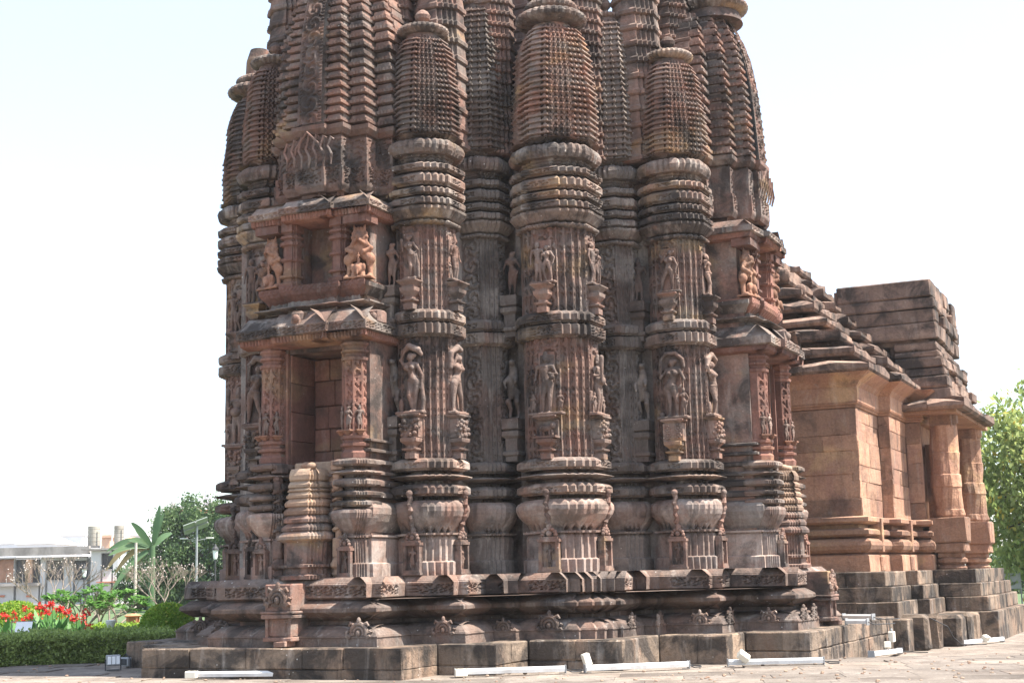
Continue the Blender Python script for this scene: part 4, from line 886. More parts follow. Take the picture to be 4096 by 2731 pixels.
    for sx in (-1, 1):
        cx, cy = sx*0.40, -5.04; po = [(x+cx, y+cy) for x, y in stepped(0.11, 0.06, 1, 0.03)]
        V, F = loft(po, [(5.22, 0.05), (5.27, 0.05), (5.30, 0.0), (5.34, 0.0), (5.36, 0.035), (5.39, 0.035), (5.40, 0.0), (5.58, 0.0), (5.60, 0.03), (5.63, 0.03), (5.64, 0.0), (5.80, 0.0), (5.82, 0.035), (5.86, 0.035), (5.87, 0.0), (5.90, 0.0), (5.92, 0.03), (5.95, 0.03), (5.96, -0.01), (5.99, 0.0), (6.01, 0.03), (6.12, 0.03)], 0.025, lambda fe, u, w, z, r: 0.004*np.sin(u*130), wobble=0.006); obj('upper_pilaster', mesh_from('upper_pilaster', V, F), 'red', root)
        obj('lion_statue', FIG['lion'], 'figure_red', root, (sx*0.72, -5.07, 5.25), R(12*sx), (0.66, 0.66, 0.76))
        m2 = MB(); V, F = loft(rect(sx*0.72-0.19, sx*0.72+0.19, -5.2, -4.9), [(6.0, 0), (6.11, 0)], 0.02, frieze(0.01, 6.0, 6.11), front=False); m2.add(V, F); m2.build('lion_canopy', 'red', root)
    eq = eave_poly(0.99, -5.27, -4.3, 0.42, 0.09)
    V, F = loft(eq, [(6.20, -0.03), (6.21, 0.0)]+[(6.21+0.07*k/4, 0.0) for k in range(1, 5)]+[(6.29, 0.0), (6.293, -0.03), (6.35, -0.09), (6.42, -0.17)], 0.02, frieze(0.013, 6.21, 6.285), wobble=0.012); obj('eave', mesh_from('eave', V, F), 'ring', root)
    V, F = loft(eq, [(6.10, -0.20), (6.115, -0.10), (6.13, -0.07), (6.202, -0.055)], 0.018, lambda fe, u, w, z, r: np.where(r in (2, 3), 0.012*np.sign(np.sin(u*120)), 0.0)); obj('eave_dentils', mesh_from('eave_dentils', V, F), 'red', root)
    # carved zone below the spire
    _h = [(0.22, -5.20), (0.22, -5.12), (0.47, -5.12), (0.47, -4.90), (0.74, -4.90), (0.74, -4.60), (0.98, -4.60), (0.98, -3.95)]
    sp = [(-x, y) for x, y in reversed(_h)]+_h
    V, F = loft(sp, [(6.38, -0.20), (6.44, -0.20), (6.455, -0.10), (6.50, -0.09), (6.515, -0.02), (6.58, 0.015), (6.60, 0.02)]+[(6.60+0.26*k/14, 0.02) for k in range(1, 15)]+[(6.865, -0.012)]+[(6.87+0.42*k/22, -0.015) for k in range(23)]+[(7.30, -0.045), (7.325, -0.045), (7.335, 0.0), (7.36, 0.02), (7.40, 0.05), (7.46, 0.055), (7.47, 0.0)], 0.02, lambda fe, u, w, z, r: (-0.03*((np.sin(u*52+3*np.sin(z*36))*np.cos(z*62+u*15)) > 0.05)*(np.minimum(u, w-u) > 0.025) if 6.62 < z < 6.85 else (-0.018*((np.sin(u*33+2*np.sin(z*22))*np.cos(z*41)) > 0.2) if 6.9 < z < 7.26 else 0*u)), wobble=0.008); obj('spire_base', mesh_from('spire_base', V, F), 'stone', root)
    m2 = MB(); r3 = random.Random(5)      # looping ribbon ornament
    for k in range(7):
        x = -0.36+0.12*k; zt = 7.24+0.08*math.cos((k-3)*0.5)
        m2.tube([(x, -5.23, 6.86), (x+0.03, -5.26, 7.0), (x-0.03, -5.26, 7.12), (x+0.02, -5.25, zt), (x+0.06, -5.24, zt-0.04)], [0.014, 0.019, 0.017, 0.02, 0.013], 6)
    m2.tube([(-0.25, -5.22, 6.95), (-0.2, -5.25, 7.15), (-0.08, -5.26, 7.28), (0, -5.27, 7.36), (0.08, -5.26, 7.28), (0.2, -5.25, 7.15), (0.25, -5.22, 6.95)], 0.018, 6)
    m2.build('ribbon_ornament', 'stone', root)
    # curved spire of stacked blocks in strips that step back from the middle
    zt0, zt1 = 7.50, 9.92
    def shrink(z): q = max(0, (z-zt0)/(zt1-zt0)); return 1-0.10*q-0.05*q**2-0.27*q**5
    inner = [(x*0.96, y+0.08) for x, y in sp]
    prof = []
    V = []; K = len(inner)
    for i in range(13):
        z = zt0-0.06+(zt1-zt0+0.06)*i/12; s_ = shrink(z); prof.append((z, s_))
        for x, y in inner: V.append((x*s_, -4.1+(y+4.1)*s_, z))
    F = [(r*K+i, r*K+(i+1) % K, (r+1)*K+(i+1) % K, (r+1)*K+i) for r in range(12) for i in range(K)]+[tuple(12*K+i for i in range(K))]
    obj('spire_core', mesh_from('spire_core', V, F), 'recess', root)
    strips = [(0.235, 0.455, -5.14, 0.09, 'n'), (0.49, 0.725, -4.92, 0.16, 'w'), (0.76, 0.995, -4.62, 0.24, 'w')]
    bm = {}
    rows = {0.09: 22, 0.16: 15, 0.24: 13}
    for si, (x0, x1, y, dd, kk) in enumerate(strips):
        n = 19 if si == 0 else (17 if si == 1 else 15); hgt = (zt1-zt0)/n; w = x1-x0
        V, F = loft(rect(-w/2, w/2, 0, dd+0.12), [(0, -0.05), (hgt*0.08, 0.028), (hgt*0.36, 0.032), (hgt*0.42, 0.0), (hgt*0.62, -0.006), (hgt*0.86, -0.016), (hgt*0.88, -0.06)], 0.02, lambda fe, u, w_, z, r: (0.006*np.sin(u*110) if r in (1, 2) else 0*u), front=False, wobble=0.004)
        me = mesh_from('spire_block', V, F)
        for sx in (-1, 1):
            for k in range(n):
                z = zt0+hgt*k; s_ = shrink(z+hgt/2)
                obj('spire_block', me, 'stone', root, (sx*(x0+x1)/2*s_, -4.1+(y+4.1)*s_, z), 0, (s_*random.uniform(0.97, 1.03), 1, 0.98))
    # side strips (faces towards +-x)
    for sx in (-1, 1):
        n = 13; hgt = (zt1-zt0)/n
        V, F = loft(rect(0, 0.3, -0.2, 0.2), [(0, -0.03), (hgt*0.12, 0.02), (hgt*0.34, 0.024), (hgt*0.42, 0.0), (hgt*0.92, -0.012)], 0.03, lambda fe, u, w_, z, r: 0*u, front=False)
        me = mesh_from('spire_block', V, F)
        for k in range(n):
            z = zt0+hgt*k; s_ = shrink(z+hgt/2)
            o = obj('spire_block', me, 'stone', root, (sx*1.02*s_-(0.3 if sx > 0 else 0), -4.1-0.08*s_, z))
    # scroll strip in the middle
    V = []; F = []
    nz = 130; nx = 16; w = 0.40
    for j in range(nz+1):
        z = zt0+(zt1-zt0)*j/nz; s_ = shrink(z); kk = math.floor(z/0.24); dz = z-(kk+0.5)*0.24
        for i in range(nx+1):
            x = -w/2+w*i/nx; rr = math.hypot(x, dz); ed = w/2-abs(x)
            h = 0.02*math.sin(rr*60+2*math.atan2(dz, x)+kk) if ed > 0.06 else (0.012*math.sin(z*120) if ed > 0.025 else 0.0)
            V.append((x*s_, -4.1+(-5.21+4.1)*s_-h-0.01, z))
    for j in range(nz):
        for i in range(nx): F.append((j*(nx+1)+i, j*(nx+1)+i+1, (j+1)*(nx+1)+i+1, (j+1)*(nx+1)+i))
    obj('scroll_strip', mesh_from('scroll_strip', V, F), 'stone', root)
    mb = MB(); mb.lathe([(0.50, 9.86), (0.47, 9.96), (0.44, 10.06)], 28, (0, -4.5, 0)); mb.build('spire_neck', 'stone', root)
    obj('ribbed_disc', disc_mesh('ribbed_disc', 0.58, 0.26, 144, 36), 'ring', root, (0, -4.5, 10.0))
    obj('ribbed_disc', disc_mesh('ribbed_disc', 0.44, 0.2, 144, 36), 'ring', root, (0, -4.5, 10.24))
    return root
shrine_A = make_shrine('niche_shrine'); shrine_A.location = (0.14, 0, 0)
shrine_B = copy_tree(shrine_A, tower, (0, -0.14, 0), R(90))
shrine_A['label'] = 'projecting red niche shrine with deep empty niche and lions, on the shaded face'

# the small model shrine and coiled columns in front of each niche, and the block shrine on the plinth below
def front_pieces(root):
    cx, cy = 0.02, -5.22
    ms = empty('model_shrine', (cx, cy, 0), 0, None); ms.parent = root
    po = stepped(0.275, 0.16, 2, 0.03)
    mb = MB(); V, F = loft(po, [(1.22, 0.02), (1.27, 0.03), (1.29, -0.02), (1.36, -0.02), (1.38, 0.02), (1.41, 0.02), (1.42, -0.03), (1.70, -0.03), (1.72, 0.0)], 0.03, lambda fe, u, w, z, r: 0.008*np.sin(u*60), wobble=0.008); mb.add(V, F)
    obj('model_base', mb.mesh('model_base'), 'stone', ms)
    tiers = [(1.73, 1.83, 0.035), (1.845, 1.94, 0.01), (1.955, 2.05, -0.005), (2.06, 2.16, -0.02), (2.17, 2.27, -0.03), (2.28, 2.36, -0.045), (2.37, 2.41, -0.055), (2.42, 2.50, -0.06), (2.51, 2.66, -0.07)]
    for i, (z0, z1, o) in enumerate(tiers):
        H = z1-z0; V, F = loft(po, [(z0-0.01, o-0.035), (z0+0.10*H, o), (z0+0.5*H, o+0.004), (z0+0.8*H, o-0.012), (z1+0.012, o-0.04)], 0.03, lobes(0.012), wobble=0.008)
        obj('model_tier', mesh_from('model_tier', V, F), 'cream' if i >= 3 else 'stone', ms)
    mb = MB(); mb.add(*ell((0, -0.05, 2.72), (0.07, 0.06, 0.05))); mb.add(*ell((0.09, -0.08, 2.71), (0.06, 0.06, 0.05))); mb.box(-0.28, 0.34, 0.12, 0.2, 1.3, 2.78, 0.02); mb.build('crest', 'cream', ms)
    for sx, mt in ((-1, 'stone'), (1, 'cream')):
        mb = MB(); x = sx*0.40
        mb.tube([(x, 0.0, 1.75), (x, 0.0, 2.62)], 0.045, 10); mb.box(x-0.075, x+0.075, -0.07, 0.08, 2.64, 2.77, 0.012); mb.box(x-0.06, x+0.06, -0.06, 0.06, 1.50, 1.75, 0.012); mb.lathe([(0.06, 1.24), (0.085, 1.28), (0.06, 1.34), (0.10, 1.38), (0.10, 1.42), (0.06, 1.5)], 12, (x, 0, 0))
        mb.tube([(x+0.06*math.cos(k*0.55), 0.06*math.sin(k*0.55), 1.78+0.68*k/60) for k in range(61)], [0.022+0.006*math.sin(k) for k in range(61)], 6)
        mb.add(*ell((x, -0.06, 2.46), (0.055, 0.045, 0.09))); mb.add(*ell((x, -0.06, 2.56), (0.045, 0.04, 0.05)))
        mb.build('coiled_column', mt, ms)
    return ms
mod_A = front_pieces(shrine_A); 
# blocks on the plinth: relief block, its shelf and the panel below, seated dwarf panel on top
def block_shrine(loc, rz):
    b = empty('block_shrine', loc, rz, tower)
    mb = MB(); mb.box(-0.21, 0.20, -0.26, 0.35, 0.82, 1.17, 0.015, 0.004); mb.box(-0.26, 0.25, -0.30, 0.35, 0.79, 0.825, 0.01); mb.build('relief_block', 'stone', b)
    obj('relief_medallion', MED, 'stone', b, (-0.0, -0.27, 0.90), 0, (1.2, 1.2, 1.3))
    mb = MB(); mb.box(-0.20, 0.19, -0.22, 0.35, 0.50, 0.74, 0.012, 0.004); mb.box(-0.25, 0.24, -0.30, 0.35, 0.735, 0.785, 0.012, 0.006); mb.box(-0.2, -0.16, -0.26, -0.2, 0.5, 0.735); mb.box(0.15, 0.19, -0.26, -0.2, 0.5, 0.735); mb.box(-0.23, 0.22, -0.28, 0.35, 0.44, 0.50, 0.012, 0.006); mb.box(-0.02, 0.16, -0.34, 0.35, 0.38, 0.45, 0.01, 0.006); mb.build('relief_panel', 'stone', b)
    for x in (-0.12, -0.01, 0.09): obj('panel_figure', FIG['small2'], 'figure', b, (x, -0.21, 0.52), 0, (0.19, 0.19, 0.19))
    mb = MB(); mb.box(-0.14, 0.14, -0.12, 0.28, 1.23, 1.25); mb.box(-0.14, -0.11, -0.18, 0.25, 1.23, 1.48); mb.box(0.09, 0.14, -0.18, 0.25, 1.23, 1.48); mb.box(-0.11, 0.09, -0.13, 0.25, 1.23, 1.48); mb.box(-0.14, 0.14, -0.18, 0.25, 1.46, 1.49); mb.build('dwarf_panel', 'figure_red', b, loc=(0.12, 0.32, 0))
    obj('seated_dwarf', FIG['dwarf'], 'figure_red', b, (0.11, 0.17, 1.25), 0, (0.24, 0.24, 0.22))
    return b
blk_A = block_shrine((0.10, -5.62, 0), 0); blk_B = block_shrine((5.62, 0.0, 0), R(90))
# model_shrine is a part of its own (thing > part > sub-part)
mod_A.parent = tower; mod_A.location = (0.14+0.02, -5.26, 0); mod_A.scale = (1.18, 1.1, 1.0)
mod_B = copy_tree(mod_A, tower, (5.22, -0.10, 0), R(90))

# ================================================================== the assembly hall (pyramidal roof) behind the tower
hall = tag(troot('temple_hall'), 'orange sandstone temple hall with stepped pyramid roof of weathered slabs', 'temple')
HW = [(-5.43, 4.63), (5.43, 4.63), (5.43, 6.58), (5.65, 6.58), (5.65, 8.25), (5.95, 8.25), (5.95, 12.2), (5.65, 12.2), (5.65, 13.8), (5.43, 13.8), (5.43, 15.5), (-5.43, 15.5)]
V, F = loft(inset(HW, 0.10), [(0.3, 0), (4.75, 0)]); obj('wall_core', mesh_from('wall_core', V, F), 'hall', hall)
def wall_blocks(a, b, rows, lo, hi, mat='hall', depth=0.13, name='wall_stone', rough=0.007):
    a = Vector((a[0], a[1], 0)); b = Vector((b[0], b[1], 0)); L = (b-a).length; d = (b-a)/L
    for (z0, z1) in rows:
        n = max(1, round(L/random.uniform(lo, hi))); cuts = [0]+sorted(max(0.1, min(L-0.1, L*(k+random.uniform(-0.28, 0.28))/n)) for k in range(1, n))+[L]
        for c0, c1 in zip(cuts[:-1], cuts[1:]):
            if c1-c0 < 0.05: continue
            V, F = bev_box(-(c1-c0)/2+0.0008, (c1-c0)/2-0.0008, random.uniform(-0.012, 0.008), depth, z0+0.0005, z1-0.0005, 0.009)
            V = [tuple(c+random.uniform(-rough, rough) for c in v) for v in V]; p = a+d*((c0+c1)/2)
            obj(name, mesh_from(name, V, F), mat, hall, (p.x, p.y, 0), math.atan2(d.y, d.x))
def rows_between(z0, z1, lo=0.26, hi=0.46):
    out = []; z = z0
    while z < z1-0.15:
        h = random.uniform(lo, hi); z2 = min(z1, z+h)
        if z1-z2 < 0.15: z2 = z1
        out.append((z, z2)); z = z2
    return out
for a, b in ((HW[0], HW[1]), (HW[1], HW[2]), (HW[2], HW[3]), (HW[3], HW[4]), (HW[4], HW[5])):
    if a[0] < 0: a = (2.9, 4.63)
    wall_blocks(a, b, rows_between(2.12, 4.08), 0.75, 1.25)
# base mouldings, cornice band, steps
def hall_course(name, prof, mat, seg=None, wobble=0.01, poly=HW):
    V, F = loft(poly, prof, seg, None, wobble=wobble); return obj(name, mesh_from(name, V, F), mat, hall)
hall_course('base_moulding', [(1.10, 0.10), (1.42, 0.10), (1.44, 0.06), (1.46, 0.0)], 'hall')
hall_course('base_moulding', [(1.455, 0.0), (1.48, 0.08), (1.53, 0.14), (1.60, 0.165), (1.67, 0.15), (1.72, 0.09), (1.735, 0.02)], 'hall')
hall_course('base_moulding', [(1.74, 0.0), (1.77, 0.07), (1.80, 0.13), (1.87, 0.13), (1.90, 0.08), (1.91, -0.02)], 'hall')
hall_course('base_moulding', [(1.98, -0.02), (2.0, 0.07), (2.03, 0.13), (2.10, 0.13), (2.125, 0.04), (2.13, -0.03)], 'hall')
for (s, t, rz) in ((5.43, 5.6, 90), (5.65, 7.4, 90), (4.0, 4.63, 0), (3.2, 4.63, 0)):
    mb = MB(); mb.box(-0.075, 0.075, -0.16, 0.05, 1.48, 2.10, 0.008); mb.box(-0.13, 0.13, -0.15, 0.05, 1.12, 1.42, 0.03); mb.build('moulding_strap', 'hall', hall, loc=(s, t, 0), rz=R(rz))
hall_course('cornice_band', [(4.08, -0.05), (4.10, 0.02), (4.12, 0.03), (4.125, 0.01), (4.15, 0.05), (4.165, 0.06), (4.17, 0.035), (4.20, 0.05), (4.46, 0.05), (4.47, 0.0)], 'hall')
def tier(off, z0, z1, mat='platform', porch=True):
    B = [(5.43+off, 4.63-off), (5.43+off, 6.58-off), (5.65+off, 6.58-off), (5.65+off, 8.25-off*0.8), (6.45+off, 8.25-off*0.8), (6.45+off, 12.2+off*0.8), (5.65+off, 12.2+off*0.8), (5.65+off, 15.5)]
    poly = [(-3.0, 4.63-off)]+B+[(-3.0, 15.5)]
    V, F = loft(inset(poly, 0.22), [(min(-0.35, z0) if z0 < 0 else z0-0.05, 0), (z1-0.008, 0)]); obj('step_core', mesh_from('step_core', V, F), mat, hall)
    pts = [(2.5, 4.63-off)]+B[:6]
    for a, b in zip(pts[:-1], pts[1:]): face_blocks(hall, a, b, [(z0, z1)], 0.7, 1.2, 0.36, 'step_block', mat, 0.006)
tier(0.42, 0.86, 1.13); tier(0.52, 0.60, 0.865); tier(0.64, 0.32, 0.605)
tier(0.82, -0.40, 0.325)
# loose rounded blocks along the corner between tower platform and hall steps
for (s, t, w, h, d) in ((6.22, 4.55, 0.5, 0.60, 0.5), (6.32, 5.2, 0.55, 0.58, 0.5), (6.55, 5.9, 0.6, 0.55, 0.6), (6.62, 6.6, 0.6, 0.56, 0.6), (6.68, 7.25, 0.55, 0.55, 0.6)):
    mb = MB(); g = ground_at(s, t); mb.box(-w/2, w/2, -d/2, d/2, g-0.05, g+h, 0.06, 0.025); o = mb.build('loose_block', 'platform', hall, loc=(s, t, 0), rz=random.uniform(-0.12, 0.12))
# porch columns with carved pedestals
def porch_column(s, t):
    c = empty('porch_column', (s, t, 0), 0, hall)
    mb = MB(); mb.lathe([(0.27, 2.15), (0.30, 2.2), (0.30, 2.3), (0.285, 2.32), (0.285, 2.75), (0.30, 2.77), (0.295, 3.0), (0.28, 3.02), (0.285, 3.3), (0.28, 3.45), (0.265, 3.46), (0.265, 3.95), (0.27, 4.0)], 40); mb.V = [tuple(v) for v in wob(wob(np.array(mb.V)+np.array([s*0.7, t, 0]), 0.03, 4.0), 0.02, 17.0)-np.array([s*0.7, t, 0])]; o = mb.build('shaft', 'hall', c)
    mb = MB(); mb.box(-0.36, 0.36, -0.36, 0.36, 1.66, 2.16, 0.025, 0.014); mb.box(-0.32, 0.32, -0.32, 0.32, 1.46, 1.66, 0.025, 0.012); mb.box(-0.24, 0.24, -0.24, 0.24, 1.36, 1.47, 0.02, 0.006); mb.lathe([(0.27, 1.10), (0.29, 1.16), (0.24, 1.22), (0.31, 1.27), (0.31, 1.33), (0.23, 1.38)], 16); mb.build('pedestal', 'hall', c)
    obj('lion', FIG['beast'], 'hall', c, (0.30, 0, 1.75), R(90), (0.42, 0.42, 0.42))
    mb = MB(); mb.box(-0.22, 0.22, -0.22, 0.22, 3.98, 4.3, 0.02, 0.006); mb.box(-0.15, 0.30, -0.16, 0.16, 4.0, 4.28, 0.06, 0.006); mb.build('capital', 'hall', c)
porch_column(6.34, 8.6); porch_column(6.34, 12.2)
for k in range(4):
    mb = MB(); y0 = 8.95+0.10*k; mb.box(5.9, 6.06-0.05*k, y0, y0+0.07, 1.13, 3.6-0.08*k); mb.box(5.9, 6.06-0.05*k, y0, 11.4-0.1*k, 3.6-0.08*k, 3.68-0.08*k); mb.build('door_frame', 'hall', hall)
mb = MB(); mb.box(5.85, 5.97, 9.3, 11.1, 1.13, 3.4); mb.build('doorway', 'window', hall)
# eaves and roof slabs: each tier is a row of separate slabs along its edges
EV = [(5.43, 4.63), (5.43, 6.58), (5.65, 6.58), (5.65, 8.25)]
def slab_row(poly, off, z0, h, inn, lo=0.5, hi=1.1, skip=0.0, mat='roof', drop=0.0):
    """sloping-topped slabs along an open poly line offset outward by off"""
    P = np.array(poly, float); n = len(P); segs = []
    D = P[1:]-P[:-1]; L = np.hypot(D[:, 0], D[:, 1]); D = D/L[:, None]; Nn = np.stack([D[:, 1], -D[:, 0]], 1)
    Q = []
    for i in range(n):
        a = Nn[max(0, i-1)]; b = Nn[min(n-2, i)]; m_ = (a+b)/(1+max(-0.6, a@b)); Q.append((P[i]+m_*off, P[i]+m_*(off-inn)))
    for i in range(n-1):
        nseg = max(1, round(np.hypot(*(Q[i+1][0]-Q[i][0]))/random.uniform(lo, hi)))
        for k in range(nseg):
            a0, a1 = k/nseg, (k+1)/nseg
            o0 = Q[i][0]*(1-a0)+Q[i+1][0]*a0; o1 = Q[i][0]*(1-a1)+Q[i+1][0]*a1; i0 = Q[i][1]*(1-a0)+Q[i+1][1]*a0; i1 = Q[i][1]*(1-a1)+Q[i+1][1]*a1
            e = (o1-o0)/max(1e-6, np.hypot(*(o1-o0)))*0.006; o0 = o0+e; o1 = o1-e; i0 = i0+e; i1 = i1-e
            j = lambda: random.uniform(-0.05, 0.05)
            mid = lambda a, b, q: a*(1-q)+b*q
            top = h+j(); hh = h*random.uniform(0.50, 0.66)
            V = []
            for (oo, ii) in ((o0, i0), (mid(o0, o1, .5), mid(i0, i1, .5)), (o1, i1)):
                jj = j()
                V += [(*ii, z0), (*(oo+(ii-oo)*0.06), z0), (*oo, z0+0.05), (*oo, z0+hh+jj), (*mid(oo, ii, 0.25), z0+h*0.85+jj), (*mid(oo, ii, 0.7), z0+top+jj), (*ii, z0+top)]
            F = []
            for r in range(2):
                for q in range(7): F.append((r*7+q, r*7+(q+1) % 7, (r+1)*7+(q+1) % 7, (r+1)*7+q))
            F += [tuple(range(6, -1, -1)), tuple(14+q for q in range(7))]
            obj('roof_slab', mesh_from('roof_slab', V, F), mat, hall)
line0 = [(2.2, 4.63), (5.43, 4.63), (5.43, 6.58), (5.65, 6.58), (5.65, 8.35)]
slab_row(line0, 0.36, 4.70, 0.26, 0.75, 0.8, 1.4)
V, F = loft(HW, [(4.46, 0.05), (4.55, 0.12), (4.70, 0.34), (4.71, 0.0)]); obj('eave_soffit', mesh_from('eave_soffit', V, F), 'hall', hall)
for n_ in range(1, 9):
    o = 0.36-0.30*n_; z = 4.70+0.35*n_
    ln = [(1.5, 4.63), (5.43, 4.63), (5.43, 6.58), (5.65, 6.58), (5.65, 9.6)]
    slab_row(ln, o, z, 0.25, 0.65, 0.45, 1.0)
    V, F = loft([(-3, 4.63), (5.43, 4.63), (5.43, 6.58), (5.65, 6.58), (5.65, 13.8), (5.43, 15.5), (-3, 15.5)], [(z-0.10, o-0.33), (z+0.01, o-0.33)]); obj('roof_core', mesh_from('roof_core', V, F), 'roof', hall)
    # antefix stones
    for (s, t) in ((4.2-0.2*n_, 4.63-o+0.05), (5.43+o-0.05, 5.9)):
        if random.random() < 0.7:
            mb = MB(); mb.add(*ell((0, 0, 0.06), (0.12, 0.07, 0.13), 10, 8)); mb.build('antefix', 'roof', hall, loc=(s, t, z+0.08))
V, F = loft([(-3, 4.63), (5.43, 4.63), (5.43, 15.5), (-3, 15.5)], [(4.6, -0.3), (4.9, -0.33), (7.6, -2.75), (7.9, -3.0)]); obj('roof_core', mesh_from('roof_core', V, F), 'roof', hall)
# porch eave and the masonry dormer above the porch
pe = [(5.6, 7.85), (6.45, 7.85), (6.45, 12.6), (5.6, 12.6)]
slab_row([(5.5, 8.15), (6.5, 8.15), (6.5, 12.4)], 0.42, 4.28, 0.26, 1.0, 0.7, 1.3)
mb = MB(); mb.box(5.6, 6.72, 7.95, 12.7, 4.22, 4.30); mb.build('porch_soffit', 'hall', hall)
def dormer_rows(s_front, t0, t1, rows, mat='roof', sback=3.6):
    for (z0, z1, pull) in rows:
        sf = s_front-pull; x = sback
        n = max(1, round((sf-sback)/random.uniform(0.95, 1.5))); cuts = [sback]+sorted(sback+(sf-sback)*(k+random.uniform(-.2, .2))/n for k in range(1, n))+[sf]
        for c0, c1 in zip(cuts[:-1], cuts[1:]):
            mb = MB(); y0 = t0+random.uniform(-0.03, 0.03)+pull*0.3; mb.box(c0+0.006, c1-0.006, y0, y0+0.5, z0+0.005, z1-0.005, 0.03, 0.014); mb.build('dormer_stone', mat, hall)
        nb = 5; cut = [t0+0.5+pull*0.3]+[t0+0.5+(t1-t0-0.5)*(k+random.uniform(-.2, .2))/nb for k in range(1, nb)]+[t1]
        for c0, c1 in zip(cut[:-1], cut[1:]):
            mb = MB(); xo = random.uniform(-0.12, 0.03); mb.box(sf-0.6, sf+xo, c0+0.006, c1-0.006, z0+0.005, z1-0.005, 0.03, 0.014); mb.build('dormer_stone', mat, hall)
    mb = MB(); mb.box(sback-0.1, s_front-0.35, t0+0.3, t1-0.1, rows[0][0], rows[-1][1]-0.05); mb.build('dormer_core', mat, hall)
dormer_rows(6.62, 8.30, 12.3, [(4.50, 4.78, 0.0), (4.78, 5.02, 0.05), (5.02, 5.2, 0.10), (5.2, 5.42, 0.13), (5.42, 5.56, 0.20), (5.56, 5.74, 0.24)], sback=5.5)
dormer_rows(6.42, 8.30, 12.0, [(5.80, 6.14, 0.0), (6.14, 6.42, 0.02), (6.42, 6.66, 0.02), (6.66, 7.04, 0.06)], sback=4.4)
mb = MB(); mb.box(4.0, 6.2, 8.5, 11.9, 5.70, 5.82); mb.build('dormer_core', 'roof', hall)

# ================================================================== floodlights and cables on the paving
def led_bar(p0, p1, label, box=None, group='white strip floodlights lying along the platform', lens_tilt=-25, zbase=None):
    p0 = Vector(p0); p1 = Vector(p1); c = (p0+p1)/2; d = p1-p0; L = d.length
    e = tag(empty('strip_floodlight', c, math.atan2(d.y, d.x)), label, 'floodlight', group)
    e.rotation_euler[1] = -math.atan2(d.z, math.hypot(d.x, d.y))
    mb = MB(); pr = [(-0.045, 0.022), (0.045, 0.022), (0.055, 0.055), (0.042, 0.078), (-0.03, 0.092), (-0.05, 0.065)]
    n = len(pr); V = [(x, y, z) for x in (-L/2+0.01, L/2-0.01) for y, z in pr]; mb.add(V, [tuple(range(n)), tuple(range(2*n-1, n-1, -1))]+[(i, n+i, n+(i+1) % n, (i+1) % n) for i in range(n)])
    mb.build('housing', 'fixture', e)
    mb = MB(); mb.add([(-L/2+0.04, -0.028, 0.0945), (L/2-0.04, -0.028, 0.0945), (L/2-0.04, 0.036, 0.0825), (-L/2+0.04, 0.036, 0.0825)], [(0, 1, 2, 3)]); mb.add([(-L/2+0.04, -0.028, 0.0905), (L/2-0.04, -0.028, 0.0905), (L/2-0.04, 0.036, 0.079), (-L/2+0.04, 0.036, 0.079)], [(3, 2, 1, 0)]); mb.build('lens', 'lens', e)
    for sx in (-1, 1):
        mb = MB(); x = sx*(L/2); mb.box(x-0.006, x+0.006, -0.05, 0.05, 0.0, 0.10, 0.002); mb.box(min(x, x-sx*0.08), max(x, x-sx*0.08), -0.02, 0.02, 0.0, 0.006); mb.build('end_bracket', 'steel', e)
    mb = MB(); q = random.uniform(-0.08, 0.08); mb.tube([(L/2, 0, 0.05), (L/2+0.08, 0.02, 0.012), (L/2+0.2, 0.10+q, 0.012), (L/2+0.26, 0.28, 0.012), (L/2+0.18+q, 0.42, 0.012)], 0.008, 6); mb.build('power_cable', 'dark', e)
    if box:
        x, y, z, rx, ry, rz = box
        mb = MB(); mb.box(-0.075, 0.075, -0.05, 0.05, -0.045, 0.045, 0.008)
        for bx in (-0.035, 0.035): mb.lathe([(0.018, 0), (0.018, 0.004)], 10, (bx, 0, 0.045))
        o = mb.build('junction_box', 'box', e, loc=(x, y, z)); o.rotation_euler = (R(rx), R(ry), R(rz))
    return e
G = on_ground
def PZ(x, y): return at_z(x, y, ZP+0.004)
b1 = led_bar(G(785, 2713), G(1143, 2709), 'white strip floodlight lying alone before the carved front platform face', (-0.64, -0.06, 0.055, 0, 0, 0))
b2 = led_bar(G(1820, 2704), G(2262, 2690), 'white strip floodlight with its cream junction box lying on the paving in front', (-0.62, -0.10, 0.05, 0, 0, 3))
b3 = led_bar(G(2340, 2688), G(2755, 2672), 'white strip floodlight with its cream junction box standing upright behind it', (-0.62, 0.12, 0.15, 0, 72, 5))
b4 = led_bar(G(2912, 2665), G(3295, 2656), 'white strip floodlight with a tipped junction box resting against its front', (-0.42, -0.10, 0.13, 40, 35, 10))
b5 = led_bar(G(3486, 2629), G(3600, 2613), 'short white floodlight with box on top, below the sunlit platform side', (0.0, -0.02, 0.16, 0, 8, 4), None)
b6 = led_bar(G(3848, 2580), G(4010, 2565), 'white strip floodlight on the paving before the hall steps', (0.02, -0.06, 0.10, 30, 0, 0))
b7 = led_bar(PZ(3386, 2499), PZ(3472, 2499), 'shorter of two white strip floodlights lying on the sunlit platform edge')
b8 = led_bar(PZ(3376, 2477), PZ(3494, 2478), 'longer of two white strip floodlights lying on the sunlit platform edge')
def cable(pts, label, r=0.008):
    mb = MB(); mb.tube(pts, r, 6); return tag(mb.build('cable', 'dark'), label, 'cable')
p = wl(6.03, 3.6, 0)
cable([wl(5.85, 2.2, ZP+0.02), wl(6.0, 2.6, ZP+0.02), wl(6.05, 3.0, ZP-0.02), wl(6.06, 3.05, 0.1), wl(6.10, 2.9, -0.12), wl(6.25, 2.7, -0.15)], 'thin dark cable hanging over the sunlit platform edge')
